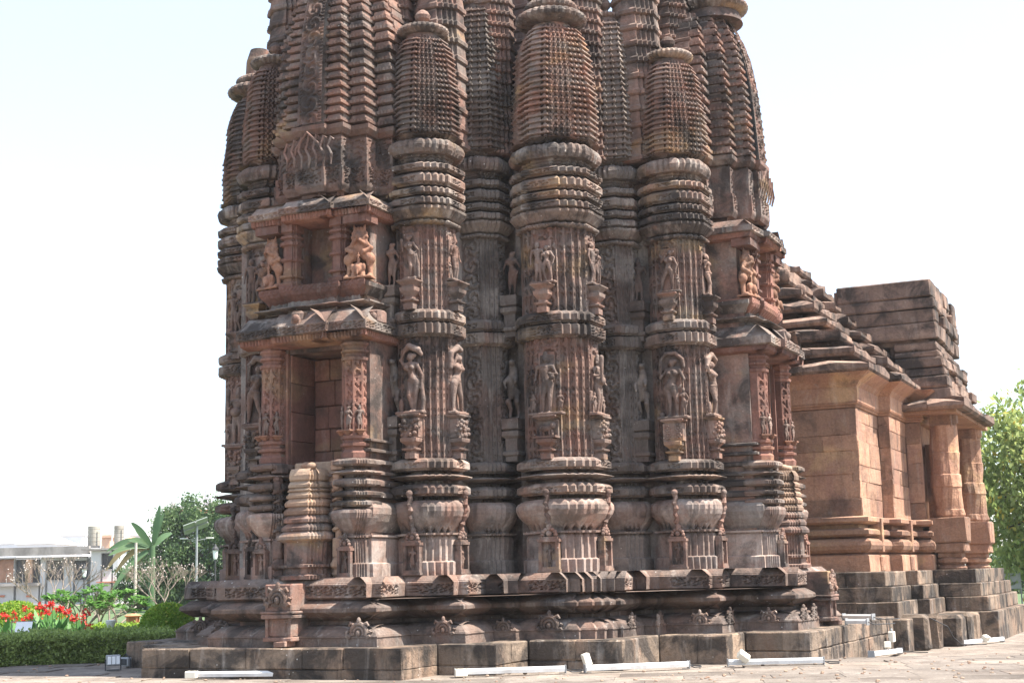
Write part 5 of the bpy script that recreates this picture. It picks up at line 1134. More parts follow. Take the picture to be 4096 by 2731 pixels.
cable([wl(6.45, 4.9, 0.30), wl(6.72, 5.0, 0.15), wl(6.80, 5.1, -0.05), wl(6.9, 5.25, -0.17), wl(7.3, 5.4, -0.18)], 'thin dark cable between the loose blocks and the paving')
cable([G(3605, 2608)+Vector((0, 0, 0.02)), G(3640, 2607)+Vector((0, 0, 0.01)), G(3680, 2609)+Vector((0, 0, 0.01)), G(3712, 2610)+Vector((0, 0, 0.01))], 'short dark cable lying on the paving beside the short floodlight')
jb = wl(6.08, 3.05, 0)
e = tag(empty('junction_box', wl(6.10, 3.10, -0.02), TROT+R(90)), 'cream junction box hanging on the sunlit platform side by a cable', 'box')
mb = MB(); mb.box(-0.09, 0.09, -0.05, 0.04, 0.0, 0.17, 0.008); mb.build('case', 'box', e); mb = MB(); mb.lathe([(0.02, 0), (0.02, 0.03), (0.012, 0.05)], 8, (0.0, -0.005, 0.17)); mb.build('cable_gland', 'steel', e)
# floodlights at the shaded corner of the platform
fl = tag(empty('square_floodlight', G(452, 2680), R(25)), 'grey square floodlight with mesh face at the shaded platform corner', 'floodlight')
mb = MB(); mb.box(-0.10, 0.10, -0.05, 0.05, 0.07, 0.22, 0.012); mb.build('case', 'steel', fl)
for q in range(3):
    mb = MB(); mb.box(-0.085+0.06*q, -0.035+0.06*q, -0.058, -0.05, 0.09, 0.20, 0.004); mb.build('lamp_cell', 'lens', fl)
mb = MB(); mb.box(-0.09, 0.09, -0.03, 0.03, 0.0, 0.015); mb.box(-0.115, -0.102, -0.015, 0.015, 0.0, 0.16); mb.box(0.102, 0.115, -0.015, 0.015, 0.0, 0.16); mb.build('bracket', 'dark', fl)
fl2 = tag(empty('square_floodlight', G(488, 2672)+Vector((0, 0.2, 0)), R(-40)), 'small square floodlight with dark face against the shaded platform end', 'floodlight')
mb = MB(); mb.box(-0.10, 0.10, -0.04, 0.04, 0.02, 0.15, 0.012); mb.build('case', 'steel', fl2); mb = MB(); mb.box(-0.08, 0.08, -0.048, -0.04, 0.04, 0.13, 0.004); mb.build('lamp_cell', 'dark', fl2); mb = MB(); mb.tube([(-0.12, 0, 0.0), (-0.12, 0, 0.12), (0, 0, 0.2), (0.12, 0, 0.12), (0.12, 0, 0)], 0.01, 6); mb.build('bracket', 'dark', fl2)

# ================================================================== garden
lawn = MB(); lawn.add([(-90, 24.6, 0.0), (-5.6, 26.0, 0.0), (-5.6, 34, 0.0), (70, 34.0, 0.0), (70, 95, 0.0), (-90, 95, 0.0)], [(0, 1, 2, 3, 4, 5)])
tag(lawn.build('lawn', 'soil'), 'garden lawn and flower beds behind the hedge', kind='structure')
def leaf_quads(P, size, aspect=0.5, flat=0.0, droop=0.0, jitter=0.35, up=None):
    n = len(P); a = rng.normal(size=(n, 3)); a[:, 2] -= droop*1.5; a /= np.linalg.norm(a, axis=1)[:, None]
    b = rng.normal(size=(n, 3)); b[:, 2] *= (1-flat)
    b -= (b*a).sum(1)[:, None]*a; b /= np.linalg.norm(b, axis=1)[:, None]
    sz = size*(1+jitter*rng.uniform(-1, 1, n))[:, None]
    c = np.cross(a, b)*sz*0.12
    tip = P+a*sz; mid = P+a*sz*0.5
    V = np.stack([P, mid+b*sz*aspect*0.5+c, tip, mid-b*sz*aspect*0.5+c], 1).reshape(-1, 3)
    Q = np.arange(4*n).reshape(n, 4); return V, Q
def crown_points(n, c, r, clumps, spread, shell=0.55):
    d = rng.normal(size=(clumps, 3)); d /= np.linalg.norm(d, axis=1)[:, None]; rad = shell+(1-shell)*rng.uniform(0, 1, clumps)**0.6
    C = d*rad[:, None]*np.array(r)*(0.85+0.3*rng.uniform(size=(clumps, 1))); k = rng.integers(0, clumps, n)
    return C[k]+rng.normal(size=(n, 3))*spread*np.minimum(1, np.array(r)/max(r))+np.array(c), C+np.array(c)
def leaves_obj(name, P, size, mat, parent=None, **k):
    V, Q = leaf_quads(np.asarray(P, float), size, **k); return obj(name, quads_mesh(name, V, Q), mat, parent)
# long low hedge
h0 = Vector((-10.2, 22.2, 0)); h1 = Vector((-5.55, 23.65, 0)); hd = (h1-h0).normalized(); hn = Vector((-hd.y, hd.x, 0)); HL = (h1-h0).length
hedge = tag(empty('hedge', (h0+h1)/2, math.atan2(hd.y, hd.x)), 'long low clipped green hedge along the paving', 'hedge')
n = 30000; fr_ = rng.uniform(size=n) < 0.45
P = np.empty((n, 3)); P[:, 0] = rng.uniform(-HL/2, HL/2, n)
P[:, 1] = np.where(fr_, rng.normal(0.0, 0.03, n), rng.uniform(0, 1, n)**1.4*3.4); P[:, 2] = np.where(fr_, rng.uniform(0.02, 0.40, n), 0.40+rng.normal(0, 0.03, n)+0.02*np.sin(P[:, 0]*5)+0.02*np.sin(P[:, 1]*4))
leaves_obj('foliage', P, 0.055, 'hedge', hedge, aspect=0.6)
mb = MB(); mb.box(-HL/2, HL/2, 0.03, 3.4, 0.0, 0.37); mb.build('branches', 'hedge', hedge)
def round_bush(name, px, ytop, ybot, wpx, Y, label, mat='bush', n=9000, size=0.045, group=None):
    c0 = at_depth(px, (ytop+ybot)/2, Y); rx = wpx/2*Y/F_PX; top = at_depth(px, ytop, Y).z; zc = top*0.42; rz = top-zc
    b = tag(empty(name, (c0.x, Y, 0)), label, 'bush', group)
    d = rng.normal(size=(n, 3)); d /= np.linalg.norm(d, axis=1)[:, None]; d[:, 2] = np.where(d[:, 2] < -0.6, -d[:, 2], d[:, 2])
    P = d*np.array([rx, rx*0.9, rz])*(0.94+0.08*rng.uniform(size=(n, 1)))+np.array([0, 0, zc]); leaves_obj('foliage', P, size, mat, b, aspect=0.6)
    mb = MB(); mb.add(*ell((0, 0, zc), (rx*0.9, rx*0.8, rz*0.9), 24, 16)); mb.build('branches', mat, b); return b
round_bush('round_bush', 670, 2412, 2521, 216, 27.6, 'bright green clipped dome bush beside the dark plinth corner')
round_bush('round_bush', 62, 2405, 2500, 230, 32.0, 'yellow green clipped dome bush behind the red cannas', n=7000, size=0.05)
round_bush('round_bush', 225, 2455, 2510, 140, 31.0, 'small clipped bush partly hidden among red cannas', n=4000, size=0.05)
bh = tag(empty('hedge', at_depth(470, 2510, 31).xyz*1.0, 0), 'short low hedge strip between terracotta lantern and spotlight', 'hedge'); bh.location.z = 0
n = 6000; P = np.empty((n, 3)); P[:, 0] = rng.uniform(-0.6, 0.6, n); P[:, 1] = rng.uniform(-0.35, 0.35, n); P[:, 2] = 0.34+rng.normal(0, 0.03, n); k = rng.uniform(size=n) < 0.5; P[k, 1] = -0.35; P[k, 2] = rng.uniform(0, 0.36, k.sum()); leaves_obj('foliage', P, 0.05, 'bush', bh, aspect=0.6)
mb = MB(); mb.box(-0.6, 0.6, -0.33, 0.35, 0, 0.32); mb.build('branches', 'hedge', bh)
# bare frangipani trees
def bare_tree(px, ybase, Y, H, W, label, seed, group, levels=5):
    r = random.Random(seed); base = at_depth(px, ybase, Y); t = tag(empty('bare_tree', (base.x, Y, 0)), label, 'tree', group)
    segs = []; tips = []
    def grow(p, d, L, rad, lv):
        q = p+d*L; m_ = p+d*L*0.5+Vector((r.uniform(-1, 1), r.uniform(-1, 1), r.uniform(-.3, .6)))*L*0.08
        segs.append(([p, m_, q], [rad, rad*0.85, rad*0.7]))
        if lv == 0: tips.append(q); return
        for k in range(r.choice((2, 3, 3)) if lv > 1 else 2):
            a = r.uniform(0, 2*math.pi); sp = r.uniform(0.35, 0.85); nd = (d+Vector((math.cos(a)*sp*W, math.sin(a)*sp*W, r.uniform(0.0, 0.35)))).normalized()
            grow(q, nd, L*r.uniform(0.66, 0.86), rad*0.66, lv-1)
    mb = MB(); mb.tube([(0, 0, 0), (0.02, 0, H*0.18)], [H*0.024, H*0.019], 8); mb.build('trunk', 'bark', t)
    for k in range(3):
        a = 2*math.pi*k/3+r.uniform(-.4, .4); grow(Vector((0.02, 0, H*0.17)), Vector((math.cos(a)*0.75*W, math.sin(a)*0.75*W, 0.8)).normalized(), H*0.26, H*0.0125, levels)
    mb = MB()
    for pts, rad in segs: mb.tube(pts, rad, 5)
    mb.build('limbs', 'bark', t)
    P = np.array([tuple(x) for x in tips]); P = P[rng.uniform(size=len(P)) < 0.22]
    mb = MB()
    for x in P: mb.add(*ell(x, (0.018, 0.018, 0.018), 6, 4))
    o = mb.build('buds', 'bud', t); o['kind'] = 'stuff'
    return t
bare_tree(210, 2500, 40, 2.15, 1.0, 'leafless branching tree with pale buds, in front of the old house', 5, 'bare flowering trees')
bare_tree(665, 2500, 40, 2.05, 1.0, 'leafless branching tree with pale buds, behind the bright dome bush', 9, 'bare flowering trees')
# leafy frangipani shrub
def leafy_shrub(px, Y, H, W, label, seed):
    r = random.Random(seed); base = at_depth(px, 2450, Y); t = tag(empty('frangipani_shrub', (base.x, Y, 0)), label, 'shrub'); mb = MB(); tips = []
    def grow(p, d, L, rad, lv):
        q = p+d*L; mb.tube([p, (p+q)/2+Vector((0, 0, L*0.05)), q], [rad, rad*0.85, rad*0.72], 6)
        if lv == 0: tips.append((q, d)); return
        for k in range(r.choice((2, 3))):
            a = r.uniform(0, 2*math.pi); sp = r.uniform(0.4, 0.9); grow(q, (d+Vector((math.cos(a)*sp*W, math.sin(a)*sp, r.uniform(-0.05, 0.3)))).normalized(), L*r.uniform(0.6, 0.85), rad*0.7, lv-1)
    for k in range(5):
        a = 2*math.pi*k/5; grow(Vector((0.1*math.cos(a), 0.1*math.sin(a), 0)), Vector((math.cos(a)*0.9*W, math.sin(a)*0.6, 0.7)).normalized(), H*0.36, 0.035, 3)
    mb.build('limbs', 'bark', t)
    V = []; Q = []
    for q, d in tips:
        for k in range(11):
            a = r.uniform(0, 2*math.pi); o = Vector((math.cos(a), math.sin(a), r.uniform(0.1, 1.0))).normalized(); L = r.uniform(0.14, 0.24); sd = o.cross(Vector((0, 0, 1))).normalized()*L*0.17
            n0 = len(V); V += [tuple(q), tuple(q+o*L*0.55+sd), tuple(q+o*L-Vector((0, 0, L*0.15))), tuple(q+o*L*0.55-sd)]; Q.append((n0, n0+1, n0+2, n0+3))
    obj('foliage', quads_mesh('foliage', V, Q), 'frangi', t)
leafy_shrub(385, 34.0, 1.35, 1.25, 'spreading frangipani shrub with long green leaves at branch tips', 4)
leafy_shrub(320, 36.0, 1.25, 1.1, 'smaller leafy shrub half hidden behind the spreading frangipani', 14)
# red cannas
canna_spots = [(14, 2462), (30, 2470), (58, 2455), (62, 2480), (92, 2482), (104, 2432), (110, 2468), (122, 2466), (160, 2462), (158, 2425), (180, 2430), (190, 2445), (200, 2418), (208, 2415), (215, 2440), (236, 2432), (244, 2436), (262, 2450), (275, 2448), (240, 2476), (290, 2472), (304, 2470), (332, 2462), (345, 2450), (332, 2496), (355, 2506)]
for i, (x, y) in enumerate(canna_spots):
    Y = random.uniform(26.6, 30.5); top = at_depth(x, y, Y)
    t = tag(empty('canna_lily', (top.x, Y, 0)), 'red flowering canna lily in the bed behind the hedge', 'flower', 'red canna lilies in the flower bed')
    mb = MB(); mb.tube([(0, 0, 0), (0.02, 0, top.z*0.6), (0, 0, top.z)], [0.014, 0.011, 0.008], 5); mb.build('stem', 'canna_leaf', t)
    n = 24; P = np.clip(rng.normal(size=(n, 3)), -1.4, 1.4)*np.array([0.032, 0.03, 0.036])+np.array([0, 0, top.z]); leaves_obj('flower_head', P, 0.055, 'canna', t, aspect=0.8)
    V = []; Q = []
    for k in range(7):
        a = random.uniform(0, 2*math.pi); L = random.uniform(0.28, 0.48); zb = random.uniform(0.05, max(0.1, top.z-0.35)); o = Vector((math.cos(a)*0.5, math.sin(a)*0.5, 0.9)).normalized(); sd = Vector((-math.sin(a), math.cos(a), 0))*0.075; b0 = Vector((0, 0, zb)); n0 = len(V)
        V += [tuple(b0), tuple(b0+o*L*0.5+sd), tuple(b0+o*L), tuple(b0+o*L*0.5-sd)]; Q.append((n0, n0+1, n0+2, n0+3))
    obj('foliage', quads_mesh('foliage', V, Q), 'canna_leaf', t)
# tilted panel on a wire stand, spotlight, terracotta lantern
sp_ = at_depth(95, 2540, 25.6); st = tag(empty('sign_stand', (sp_.x, 25.6, 0)), 'white tilted panel on a thin wire stand beside the cannas', 'sign'); zt = sp_.z
mb = MB(); rot = Matrix.Translation((0, 0, zt+0.12)) @ Euler((R(-38), 0, R(6))).to_matrix().to_4x4(); mb.box(-0.15, 0.13, -0.006, 0.006, -0.14, 0.15, 0.002, mat=rot); mb.build('panel', 'sign', st)
for x in (-0.23, 0.23):
    mb = MB(); mb.tube([(x, 0.1, 0), (x, 0.03, zt), (x*0.9, -0.02, zt+0.25)], 0.007, 5); mb.build('wire_leg', 'steel', st)
for z in (0.0, 0.1, 0.24):
    mb = MB(); mb.tube([(-0.23, 0.03-z*0.2, zt+z), (0.23, 0.03-z*0.2, zt+z)], 0.006, 5); mb.build('wire_bar', 'steel', st)
sl = at_depth(443, 2493, 26.0); gs = tag(empty('garden_spotlight', (sl.x, 26.0, 0)), 'white round garden spotlight on a short stake in the hedge', 'lamp')
mb = MB(); mb.tube([(0, 0, 0), (0, 0, sl.z-0.08)], 0.014, 8); mb.build('stake', 'steel', gs); mb = MB(); mb.lathe([(0.035, -0.08), (0.06, -0.06), (0.085, 0.02), (0.088, 0.06), (0.07, 0.065)], 18, (0, 0, sl.z)); mb.build('lamp_head', 'fixture', gs)
tl = at_depth(531, 2500, 33.0); te = tag(empty('garden_lantern', (tl.x, 33.0, 0)), 'terracotta garden lantern with flat cap and openings', 'lantern'); z0 = tl.z
mb = MB(); mb.lathe([(0.10, 0), (0.12, max(0.05, z0-0.02)), (0.16, z0)], 12); mb.build('foot', 'terracotta', te)
mb = MB(); [mb.box(x-0.02, x+0.02, y-0.02, y+0.02, z0, z0+0.20) for x in (-0.10, 0.10) for y in (-0.10, 0.10)]; mb.box(-0.07, 0.07, -0.07, 0.07, z0, z0+0.2); mb.box(-0.13, 0.13, -0.13, 0.13, z0, z0+0.03, 0.006); mb.build('lantern_body', 'terracotta', te)
mb = MB(); mb.lathe([(0.17, 0), (0.20, 0.025), (0.12, 0.06), (0.02, 0.075)], 8, (0, 0, z0+0.19)); mb.build('cap', 'terracotta', te)
# poles and lamps
def post(name, px, y0, Y, r, mat, label, cat, zb=0.0):
    t = at_depth(px, y0, Y); e = tag(empty(name, (t.x, Y, 0)), label, cat); mb = MB(); mb.tube([(0, 0, 0), (0, 0, t.z)], [r*1.15, r], 10); mb.build('pole', mat, e); return e, t.z
e, z = post('timber_pole', 544, 2169, 45, 0.042, 'wood', 'plain weathered pole standing before the banana plant', 'pole')
mb = MB(); mb.box(-0.06, 0.06, -0.06, 0.06, -0.02, 0.05, 0.01); mb.build('foot', 'wood', e)
e, z = post('solar_street_lamp', 788, 2104, 60, 0.045, 'steel', 'tall solar street lamp with tilted panel and two lamp arms', 'street lamp')
rot = Matrix.Translation((-0.05, 0, z+0.02)) @ Euler((R(-26), R(-20), R(18))).to_matrix().to_4x4()
for sx in (-1, 1):
    mb = MB(); mb.box(min(sx*0.012, sx*0.52), max(sx*0.012, sx*0.52), -0.42, 0.42, -0.02, 0.02, 0.004, mat=rot); mb.build('solar_panel', 'panel', e)
mb = MB(); mb.box(-0.52, 0.52, -0.03, 0.03, -0.06, -0.024, mat=rot); mb.box(-0.03, 0.03, -0.42, 0.42, -0.058, -0.026, mat=rot); mb.build('panel_frame', 'steel', e)
for sx in (-1, 1):
    mb = MB(); zl_ = z-0.55; mb.tube([(0, 0, zl_-0.05), (sx*0.2, 0, zl_), (sx*0.45, 0, zl_+0.03)], 0.018, 6); mb.build('lamp_arm', 'steel', e)
    mb = MB(); mb.box(min(sx*0.38, sx*0.70), max(sx*0.38, sx*0.70), -0.07, 0.07, zl_+0.03, zl_+0.08, 0.015); mb.build('lamp_head', 'fixture', e)
for px, y0, Y, lb in ((861, 2235, 45, 'black lantern lamp post beside the temple edge and green tree'), (337, 2306, 52, 'black lantern lamp post in front of the white house wall')):
    e, z = post('lantern_post', px, y0, Y, 0.025, 'dark', lb, 'lamp post')
    mb = MB(); mb.lathe([(0.04, -0.36), (0.06, -0.32), (0.085, -0.1), (0.09, -0.08)], 8, (0, 0, z+0.35)); mb.build('lantern_glass', 'lens', e); mb = MB(); mb.lathe([(0.115, -0.08), (0.10, -0.02), (0.05, 0.04), (0.015, 0.12)], 8, (0, 0, z+0.35)); mb.build('lantern_cap', 'dark', e)
# trees with crowns of many leaves
def leaf_tree(name, px, py, Y, r, label, mat, n, size, clumps, spread, trunk_px=None, seed=1, bark='dark_bark', droop=0.3, cat='tree', shell=0.5):
    c = at_depth(px, py, Y); t = tag(empty(name, (c.x, Y, 0)), label, cat); off = 0 if trunk_px is None else (at_depth(trunk_px, py, Y).x-c.x)
    P, C = crown_points(n, (0, 0, c.z), r, clumps, spread, shell); leaves_obj('crown', P, size, mat, t, aspect=0.45, droop=droop)
    mb = MB(); rr = max(r)*0.055; mb.tube([(off, 0, 0), (off*0.9, 0, c.z*0.5), (off*0.5, 0, c.z)], [rr*1.3, rr, rr*0.7], 9); mb.build('trunk', bark, t)
    mb = MB(); rd = random.Random(seed)
    for q in C[:min(len(C), 26)]:
        a = Vector((off*0.6, 0, c.z*rd.uniform(0.6, 1.0))); b_ = Vector(q); mb.tube([a, (a+b_)/2+Vector((0, 0, rd.uniform(-.2, .2))), b_], [rr*0.5, rr*0.3, rr*0.12], 6)
    mb.build('limbs', bark, t); return t
leaf_tree('broadleaf_tree', 800, 2210, 66, (2.6, 2.2, 2.35), 'dense dark green tree beside the tower behind the solar lamp', 'tree', 26000, 0.17, 160, 0.24)
leaf_tree('broadleaf_tree', 640, 2330, 72, (2.2, 1.8, 1.5), 'dark leafy tree low behind the leafless tree and banana', 'tree', 14000, 0.18, 90, 0.24)
leaf_tree('broadleaf_tree', 4120, 1945, 40, (1.95, 1.9, 2.5), 'light green tree with yellowing leaves beside the hall porch', 'tree_right', 12000, 0.20, 120, 0.30, trunk_px=4260, droop=0.8, shell=0.3)
leaf_tree('broadleaf_tree', 4050, 2330, 62, (1.7, 1.6, 1.5), 'darker tree low behind the hall steps', 'tree', 9000, 0.17, 60, 0.24)
# banana plant
bp = at_depth(610, 2180, 48); ban = tag(empty('banana_plant', (bp.x, 48, 0)), 'banana plant with long broad leaves and one upright leaf', 'plant')
mb = MB(); mb.tube([(0, 0, 0), (0, 0, bp.z)], [0.13, 0.09], 10); mb.build('stem', 'banana', ban)
def blade(tip, w, mat, sag=0.15):
    a = Vector((0, 0, bp.z-0.1)); b_ = at_depth(tip[0], tip[1], 48+random.uniform(-0.6, 0.3)); b_ = Vector((b_.x-bp.x, b_.y-48, b_.z)); L = (b_-a).length; V = []; Q = []; nn = 14
    d = (b_-a).normalized(); sd = d.cross(Vector((0, -1, 0.25))).normalized()
    for k in range(nn+1):
        q = k/nn; c_ = a.lerp(b_, q)+Vector((0, 0, math.sin(q*math.pi)*sag*L)); ww = 0.52*w*math.sin(min(1, (q*0.95+0.05))*math.pi)**0.55*(0.2 if q < 0.12 else 1)
        V += [tuple(c_+sd*ww*0.5+Vector((0, -0.06*ww, 0.10*ww))), tuple(c_), tuple(c_-sd*ww*0.5+Vector((0, -0.06*ww, 0.10*ww)))]
    for k in range(nn): Q += [(3*k, 3*k+1, 3*k+4, 3*k+3), (3*k+1, 3*k+2, 3*k+5, 3*k+4)]
    obj('leaf', quads_mesh('leaf', V, Q), mat, ban)
for tip, w, mt, sg in (((641, 2015), 0.36, 'banana', 0.0), ((655, 2050), 0.3, 'banana', 0.02), ((524, 2088), 0.40, 'banana', 0.06), ((540, 2112), 0.42, 'banana', 0.05), ((512, 2158), 0.42, 'banana', 0.08), ((425, 2205), 0.45, 'banana', 0.16), ((432, 2222), 0.4, 'banana', 0.12), ((420, 2285), 0.45, 'dry', 0.25), ((455, 2300), 0.4, 'dry', 0.2), ((448, 2360), 0.4, 'banana', 0.1), ((500, 2330), 0.4, 'dry', 0.15), ((690, 2130), 0.4, 'banana', 0.1)):
    blade(tip, w, mt, sg)

# ================================================================== town behind the garden
def C3(x, y): return x*900/2016, 1950+y*900/2016
def hbox(parent, name, x0, x1, y0, y1, Y, th, mat, bev=0.0, dy=0.0):
    a = at_depth(*C3(x0, y1), Y); b_ = at_depth(*C3(x1, y0), Y); mb = MB(); mb.box(a.x, b_.x, Y+dy, Y+dy+th, a.z, b_.z, bev); return mb.build(name, mat, parent)
def windowed_wall(parent, x0, x1, y0, y1, Y, wins, mat, th=0.35, depth=7.0, frame='wood'):
    """wall with real openings: strips around each window, a dark room pane set back, frame and sill"""
    xs = sorted(set([x0, x1]+[w[0] for w in wins]+[w[1] for w in wins])); 
    for a, b_ in zip(xs[:-1], xs[1:]):
        ws = sorted([w for w in wins if w[0] <= a and w[1] >= b_], key=lambda w: w[2]); y = y0
        for w in ws:
            if w[2]-y > 0.5: hbox(parent, 'wall_panel', a, b_, y, w[2], Y, th, mat)
            y = w[3]
        if y1-y > 0.5: hbox(parent, 'wall_panel', a, b_, y, y1, Y, th, mat)
    for w in wins:
        o = hbox(parent, 'window', w[0], w[1], w[2], w[3], Y, 0.05, 'window', dy=th*0.8)
        hbox(o, 'window_bar', (w[0]+w[1])/2-2, (w[0]+w[1])/2+2, w[2], w[3], Y, 0.06, frame, dy=th*0.65)
        hbox(o, 'sill', w[0]-5, w[1]+5, w[3], w[3]+6, Y, 0.2, mat, dy=-0.1)
    hbox(parent, 'rear_wall', x0+4, x1-4, y0+6, y1, Y, depth, mat, dy=th)
HY = 104.0
hs = tag(empty('old_house', (at_depth(*C3(450, 900), HY).x, HY, 0)), 'stained old two storey house with dark parapet and brick balcony', 'house')
def at_house(o): o.location = Vector(o.location)
HOUSE_PARTS = []
hroot = hs
_hx = hs.location.x
windowed_wall(None, -60, 800, 620, 1400, HY, [(410, 560, 650, 826), (660, 782, 650, 822), (130, 345, 640, 850)], 'plaster')
for a in ((-60, 800, 520, 615, 0.4, 'old_wall', -0.05, 'parapet'), (-60, 800, 612, 640, 0.9, 'old_wall', -0.5, 'sunshade'), (-60, 370, 850, 884, 1.1, 'old_wall', -0.8, 'balcony_slab'), (-60, 125, 640, 850, 0.25, 'brick', -0.05, 'brick_panel'), (228, 290, 640, 850, 0.5, 'peach', -0.06, 'pillar'), (560, 660, 640, 700, 0.3, 'old_wall', -0.04, 'dark_wall_band')):  # last entry: darker concrete strip between the windows, just below the sunshade
    hbox(None, a[7], a[0], a[1], a[2], a[3], HY, a[4], a[5], dy=a[6])
for k in range(6): hbox(None, 'balcony_rail', -60+72*k, -54+72*k, 770, 850, HY, 0.06, 'old_wall', dy=-0.7)
hbox(None, 'balcony_rail', -60, 345, 762, 772, HY, 0.08, 'old_wall', dy=-0.72)
for x0, x1 in ((0, 45), (240, 285)): hbox(None, 'shop_sign', x0, x1, 960, 978, HY, 0.1, 'tile', dy=-0.15)
for o in [o for o in COL.objects if o.parent is None and o.type == 'MESH' and o.name.split('.')[0] in ('wall_panel', 'window', 'rear_wall', 'parapet', 'sunshade', 'balcony_slab', 'brick_panel', 'pillar', 'dark_wall_band', 'balcony_rail', 'shop_sign')]:
    o.parent = hs; o.location = (-_hx, -HY, 0)
wh = tag(empty('white_house', (at_depth(*C3(920, 900), HY-2).x, HY-2, 0)), 'whitewashed house with one dark shuttered window, below the rooftop tanks', 'house')
windowed_wall(None, 796, 1060, 560, 1400, HY-2, [(905, 998, 585, 730)], 'plaster')
hbox(None, 'roof_slab', 740, 1075, 538, 562, HY-2, 7.0, 'old_wall', dy=-0.4); hbox(None, 'awning', 880, 1075, 836, 850, HY-2, 0.6, 'tile', dy=-0.5); hbox(None, 'lower_door', 990, 1040, 890, 1010, HY-2, 0.1, 'brick', dy=-0.06)
for o in [o for o in COL.objects if o.parent is None and o.type == 'MESH' and o.name.split('.')[0] in ('wall_panel', 'window', 'rear_wall', 'roof_slab', 'awning', 'lower_door')]:
    o.parent = wh; o.location = (-wh.location.x, -wh.location.y, 0)
def tank(x0, x1, y0, y1, Y, mat, label, rings=5):
    a = at_depth(*C3((x0+x1)/2, y1), Y); t_ = at_depth(*C3((x0+x1)/2, y0), Y); r_ = (x1-x0)/2*900/2016*Y/F_PX; e = tag(empty('water_tank', (a.x, Y+r_, a.z)), label, 'water tank'); H = t_.z-a.z; pr = []
    for k in range(rings):
        z0 = H*k/rings; z1 = H*(k+1)/rings; pr += [(r_, z0+0.02*H), (r_, z1-0.02*H), (r_*0.95, z1-0.005*H), (r_*0.95, z1+0.005*H)]
    mb = MB(); mb.lathe([(r_*0.95, 0)]+pr[:-1]+[(r_*0.5, H*1.02)], 24); mb.build('barrel', mat, e)
    mb = MB(); mb.box(-r_*1.05, r_*1.05, -r_, r_, -0.12, 0.0); mb.build('stand', 'old_wall', e)
    for sx in (-1, 1):
        mb = MB(); mb.tube([(sx*r_*1.12, -r_, -0.3), (sx*r_*1.12, -r_, H*1.0)], 0.05, 6); mb.build('pipe', 'fixture', e)
tank(768, 892, 340, 522, HY+1, 'tankmat', 'pale ribbed water tank, whiter of two on the house roof')
tank(1008, 1104, 336, 522, HY+1, 'tankmat', 'stained darker ribbed water tank closer to the banana plant')
# pale rooftops farther back
def roof_house(x0, x1, y0, y1, Y, label, ridge=None, mat='far_white'):
    a = at_depth(*C3(x0, y1), Y); b_ = at_depth(*C3(x1, y0), Y); cx = (a.x+b_.x)/2; e = tag(empty('far_building', (cx, Y, 0)), label, 'building', None); mb = MB(); mb.box(a.x-cx, b_.x-cx, 0, 9, 0, b_.z); mb.build('wall', mat, e); mb = MB()
    r0 = at_depth(*C3(ridge[0], ridge[1]), Y).x-cx if ridge else None
    zr = at_depth(*C3(x0, ridge[1]), Y).z if ridge else b_.z+0.3
    if ridge: mb.add([(a.x-cx-.3, -.2, b_.z+0.002), (b_.x-cx+.3, -.2, b_.z+0.002), (r0, -.2, zr), (a.x-cx-.3, 9.2, b_.z+0.002), (b_.x-cx+.3, 9.2, b_.z+0.002), (r0, 9.2, zr)], [(0, 1, 2), (5, 4, 3), (0, 2, 5, 3), (1, 4, 5, 2), (0, 3, 4, 1)])
    else: mb.box(a.x-cx-0.2, b_.x-cx+0.2, -0.2, 9, b_.z, b_.z+0.25)
    mb.build('roof', mat, e)
    return e
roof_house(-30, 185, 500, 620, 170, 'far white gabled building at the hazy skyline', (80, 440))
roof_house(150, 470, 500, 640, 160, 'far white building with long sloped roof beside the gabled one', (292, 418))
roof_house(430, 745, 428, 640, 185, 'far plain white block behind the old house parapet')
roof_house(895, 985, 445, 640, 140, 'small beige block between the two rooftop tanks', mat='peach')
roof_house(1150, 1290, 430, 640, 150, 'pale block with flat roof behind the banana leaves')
TY = 125.0; tr_ = tag(empty('terrace_building', (at_depth(*C3(1700, 300), TY).x, TY, 0)), 'building with red tiled eave and balustraded roof terrace above the trees', 'building')
tx = tr_.location.x
def tb(name, *a, **k): o = hbox(None, name, *a, **k); o.parent = tr_; o.location = (-tx, -TY, 0); return o
tb('wall', 1540, 2100, 240, 900, TY, 8.0, 'plaster'); tb('tiled_eave', 1490, 2150, 190, 240, TY, 9.0, 'tile', dy=-0.8)
for x0 in (1530, 1650, 1765, 1880): tb('balustrade_post', x0, x0+34, 120, 190, TY, 0.5, 'plaster', dy=-0.2)
tb('balustrade_rail', 1530, 2000, 132, 140, TY, 0.25, 'plaster', dy=-0.1); tb('balustrade_rail', 1530, 2000, 158, 178, TY, 0.2, 'plaster', dy=-0.05)
tank(1825, 1882, 20, 165, TY+2, 'tank_blue', 'pale blue cylindrical tank above the roof terrace')
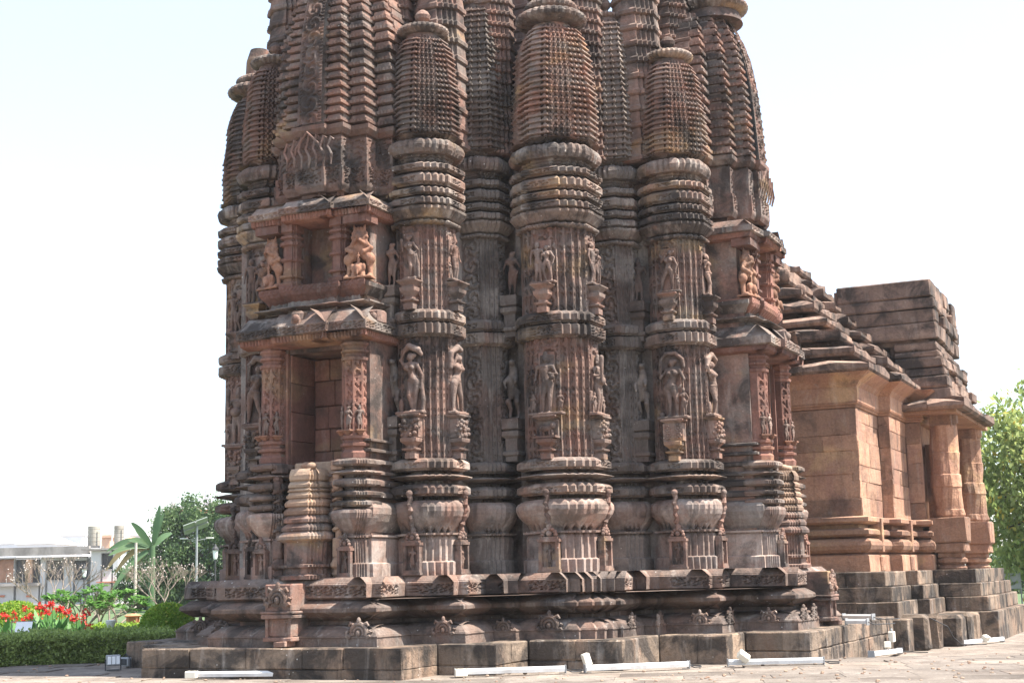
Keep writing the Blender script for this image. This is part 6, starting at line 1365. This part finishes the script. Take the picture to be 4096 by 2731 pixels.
# right background
rb = at_depth(3975, 2300, 90); e = tag(empty('far_building', (rb.x, 90, 0)), 'small white building seen below the tree beside the hall steps', 'building'); mb = MB(); mb.box(-0.9, 3.0, 0, 5, 0, rb.z+0.35); mb.build('wall', 'plaster', e); mb = MB(); mb.box(-1.1, 3.2, -0.3, 5.2, rb.z+0.35, rb.z+0.55); mb.build('roof', 'tile', e); mb = MB(); mb.box(0.1, 0.8, -0.04, 0.06, 0.6, rb.z-0.1); mb.build('window', 'window', e)
wp = at_depth(4045, 2318, 40); e = tag(empty('wire_cage', (wp.x, 40, 0)), 'small grey framed cage box beyond the hall steps', 'cage')
for x in (-0.25, 0.25):
    mb = MB(); mb.tube([(x, 0, 0), (x, 0, wp.z+0.2)], 0.02, 6); mb.build('post', 'steel', e)
mb = MB(); mb.box(-0.24, 0.24, -0.02, 0.02, wp.z-0.25, wp.z+0.18, 0.01); mb.build('panel', 'steel', e)

mb = MB(); r5 = random.Random(77)
for k in range(420):
    x = r5.uniform(-200, 4200); y = r5.uniform(2640, 2730) if k % 3 else r5.uniform(2560, 2700); p = on_ground(x, y)
    s_, t_ = lw(p.x, p.y)
    if p.y < 14.5 or p.y > 26 or (abs(s_) < 2.1 and t_ > -6.1) or (t_ > -5.2 and -4.6 < s_ < 2.9) or (t_ > -4.3 and -4.6 < s_ < 5.2) or (t_ > -2.1 and s_ < 6.1): continue
    q = r5.uniform(0.006, 0.022); mb.add(*ell((p.x, p.y, p.z+q*0.4), (q*1.3, q, q*0.7), 6, 4))
tag(mb.build('stone_chips', 'cream'), 'scattered pale stone chips and grit on the paving', kind='stuff')

# ================================================================== air: even thin haze over the whole place
def haze_box():
    mb = MB(); mb.box(-120, 120, -8, 215, -1.6, 16.9)
    m = bpy.data.materials.new('haze'); m.use_nodes = True; nt = m.node_tree; nt.nodes.clear()
    out = nt.nodes.new('ShaderNodeOutputMaterial'); v = nt.nodes.new('ShaderNodeVolumePrincipled')
    v.inputs['Color'].default_value = (0.95, 0.97, 1.0, 1); v.inputs['Density'].default_value = 0.0004; v.inputs['Anisotropy'].default_value = 0.3
    nt.links.new(v.outputs[0], out.inputs['Volume'])
    M['haze'] = m; o = mb.build('haze', 'haze'); tag(o, 'thin pale daytime haze in the air', kind='stuff'); return o
haze_box()
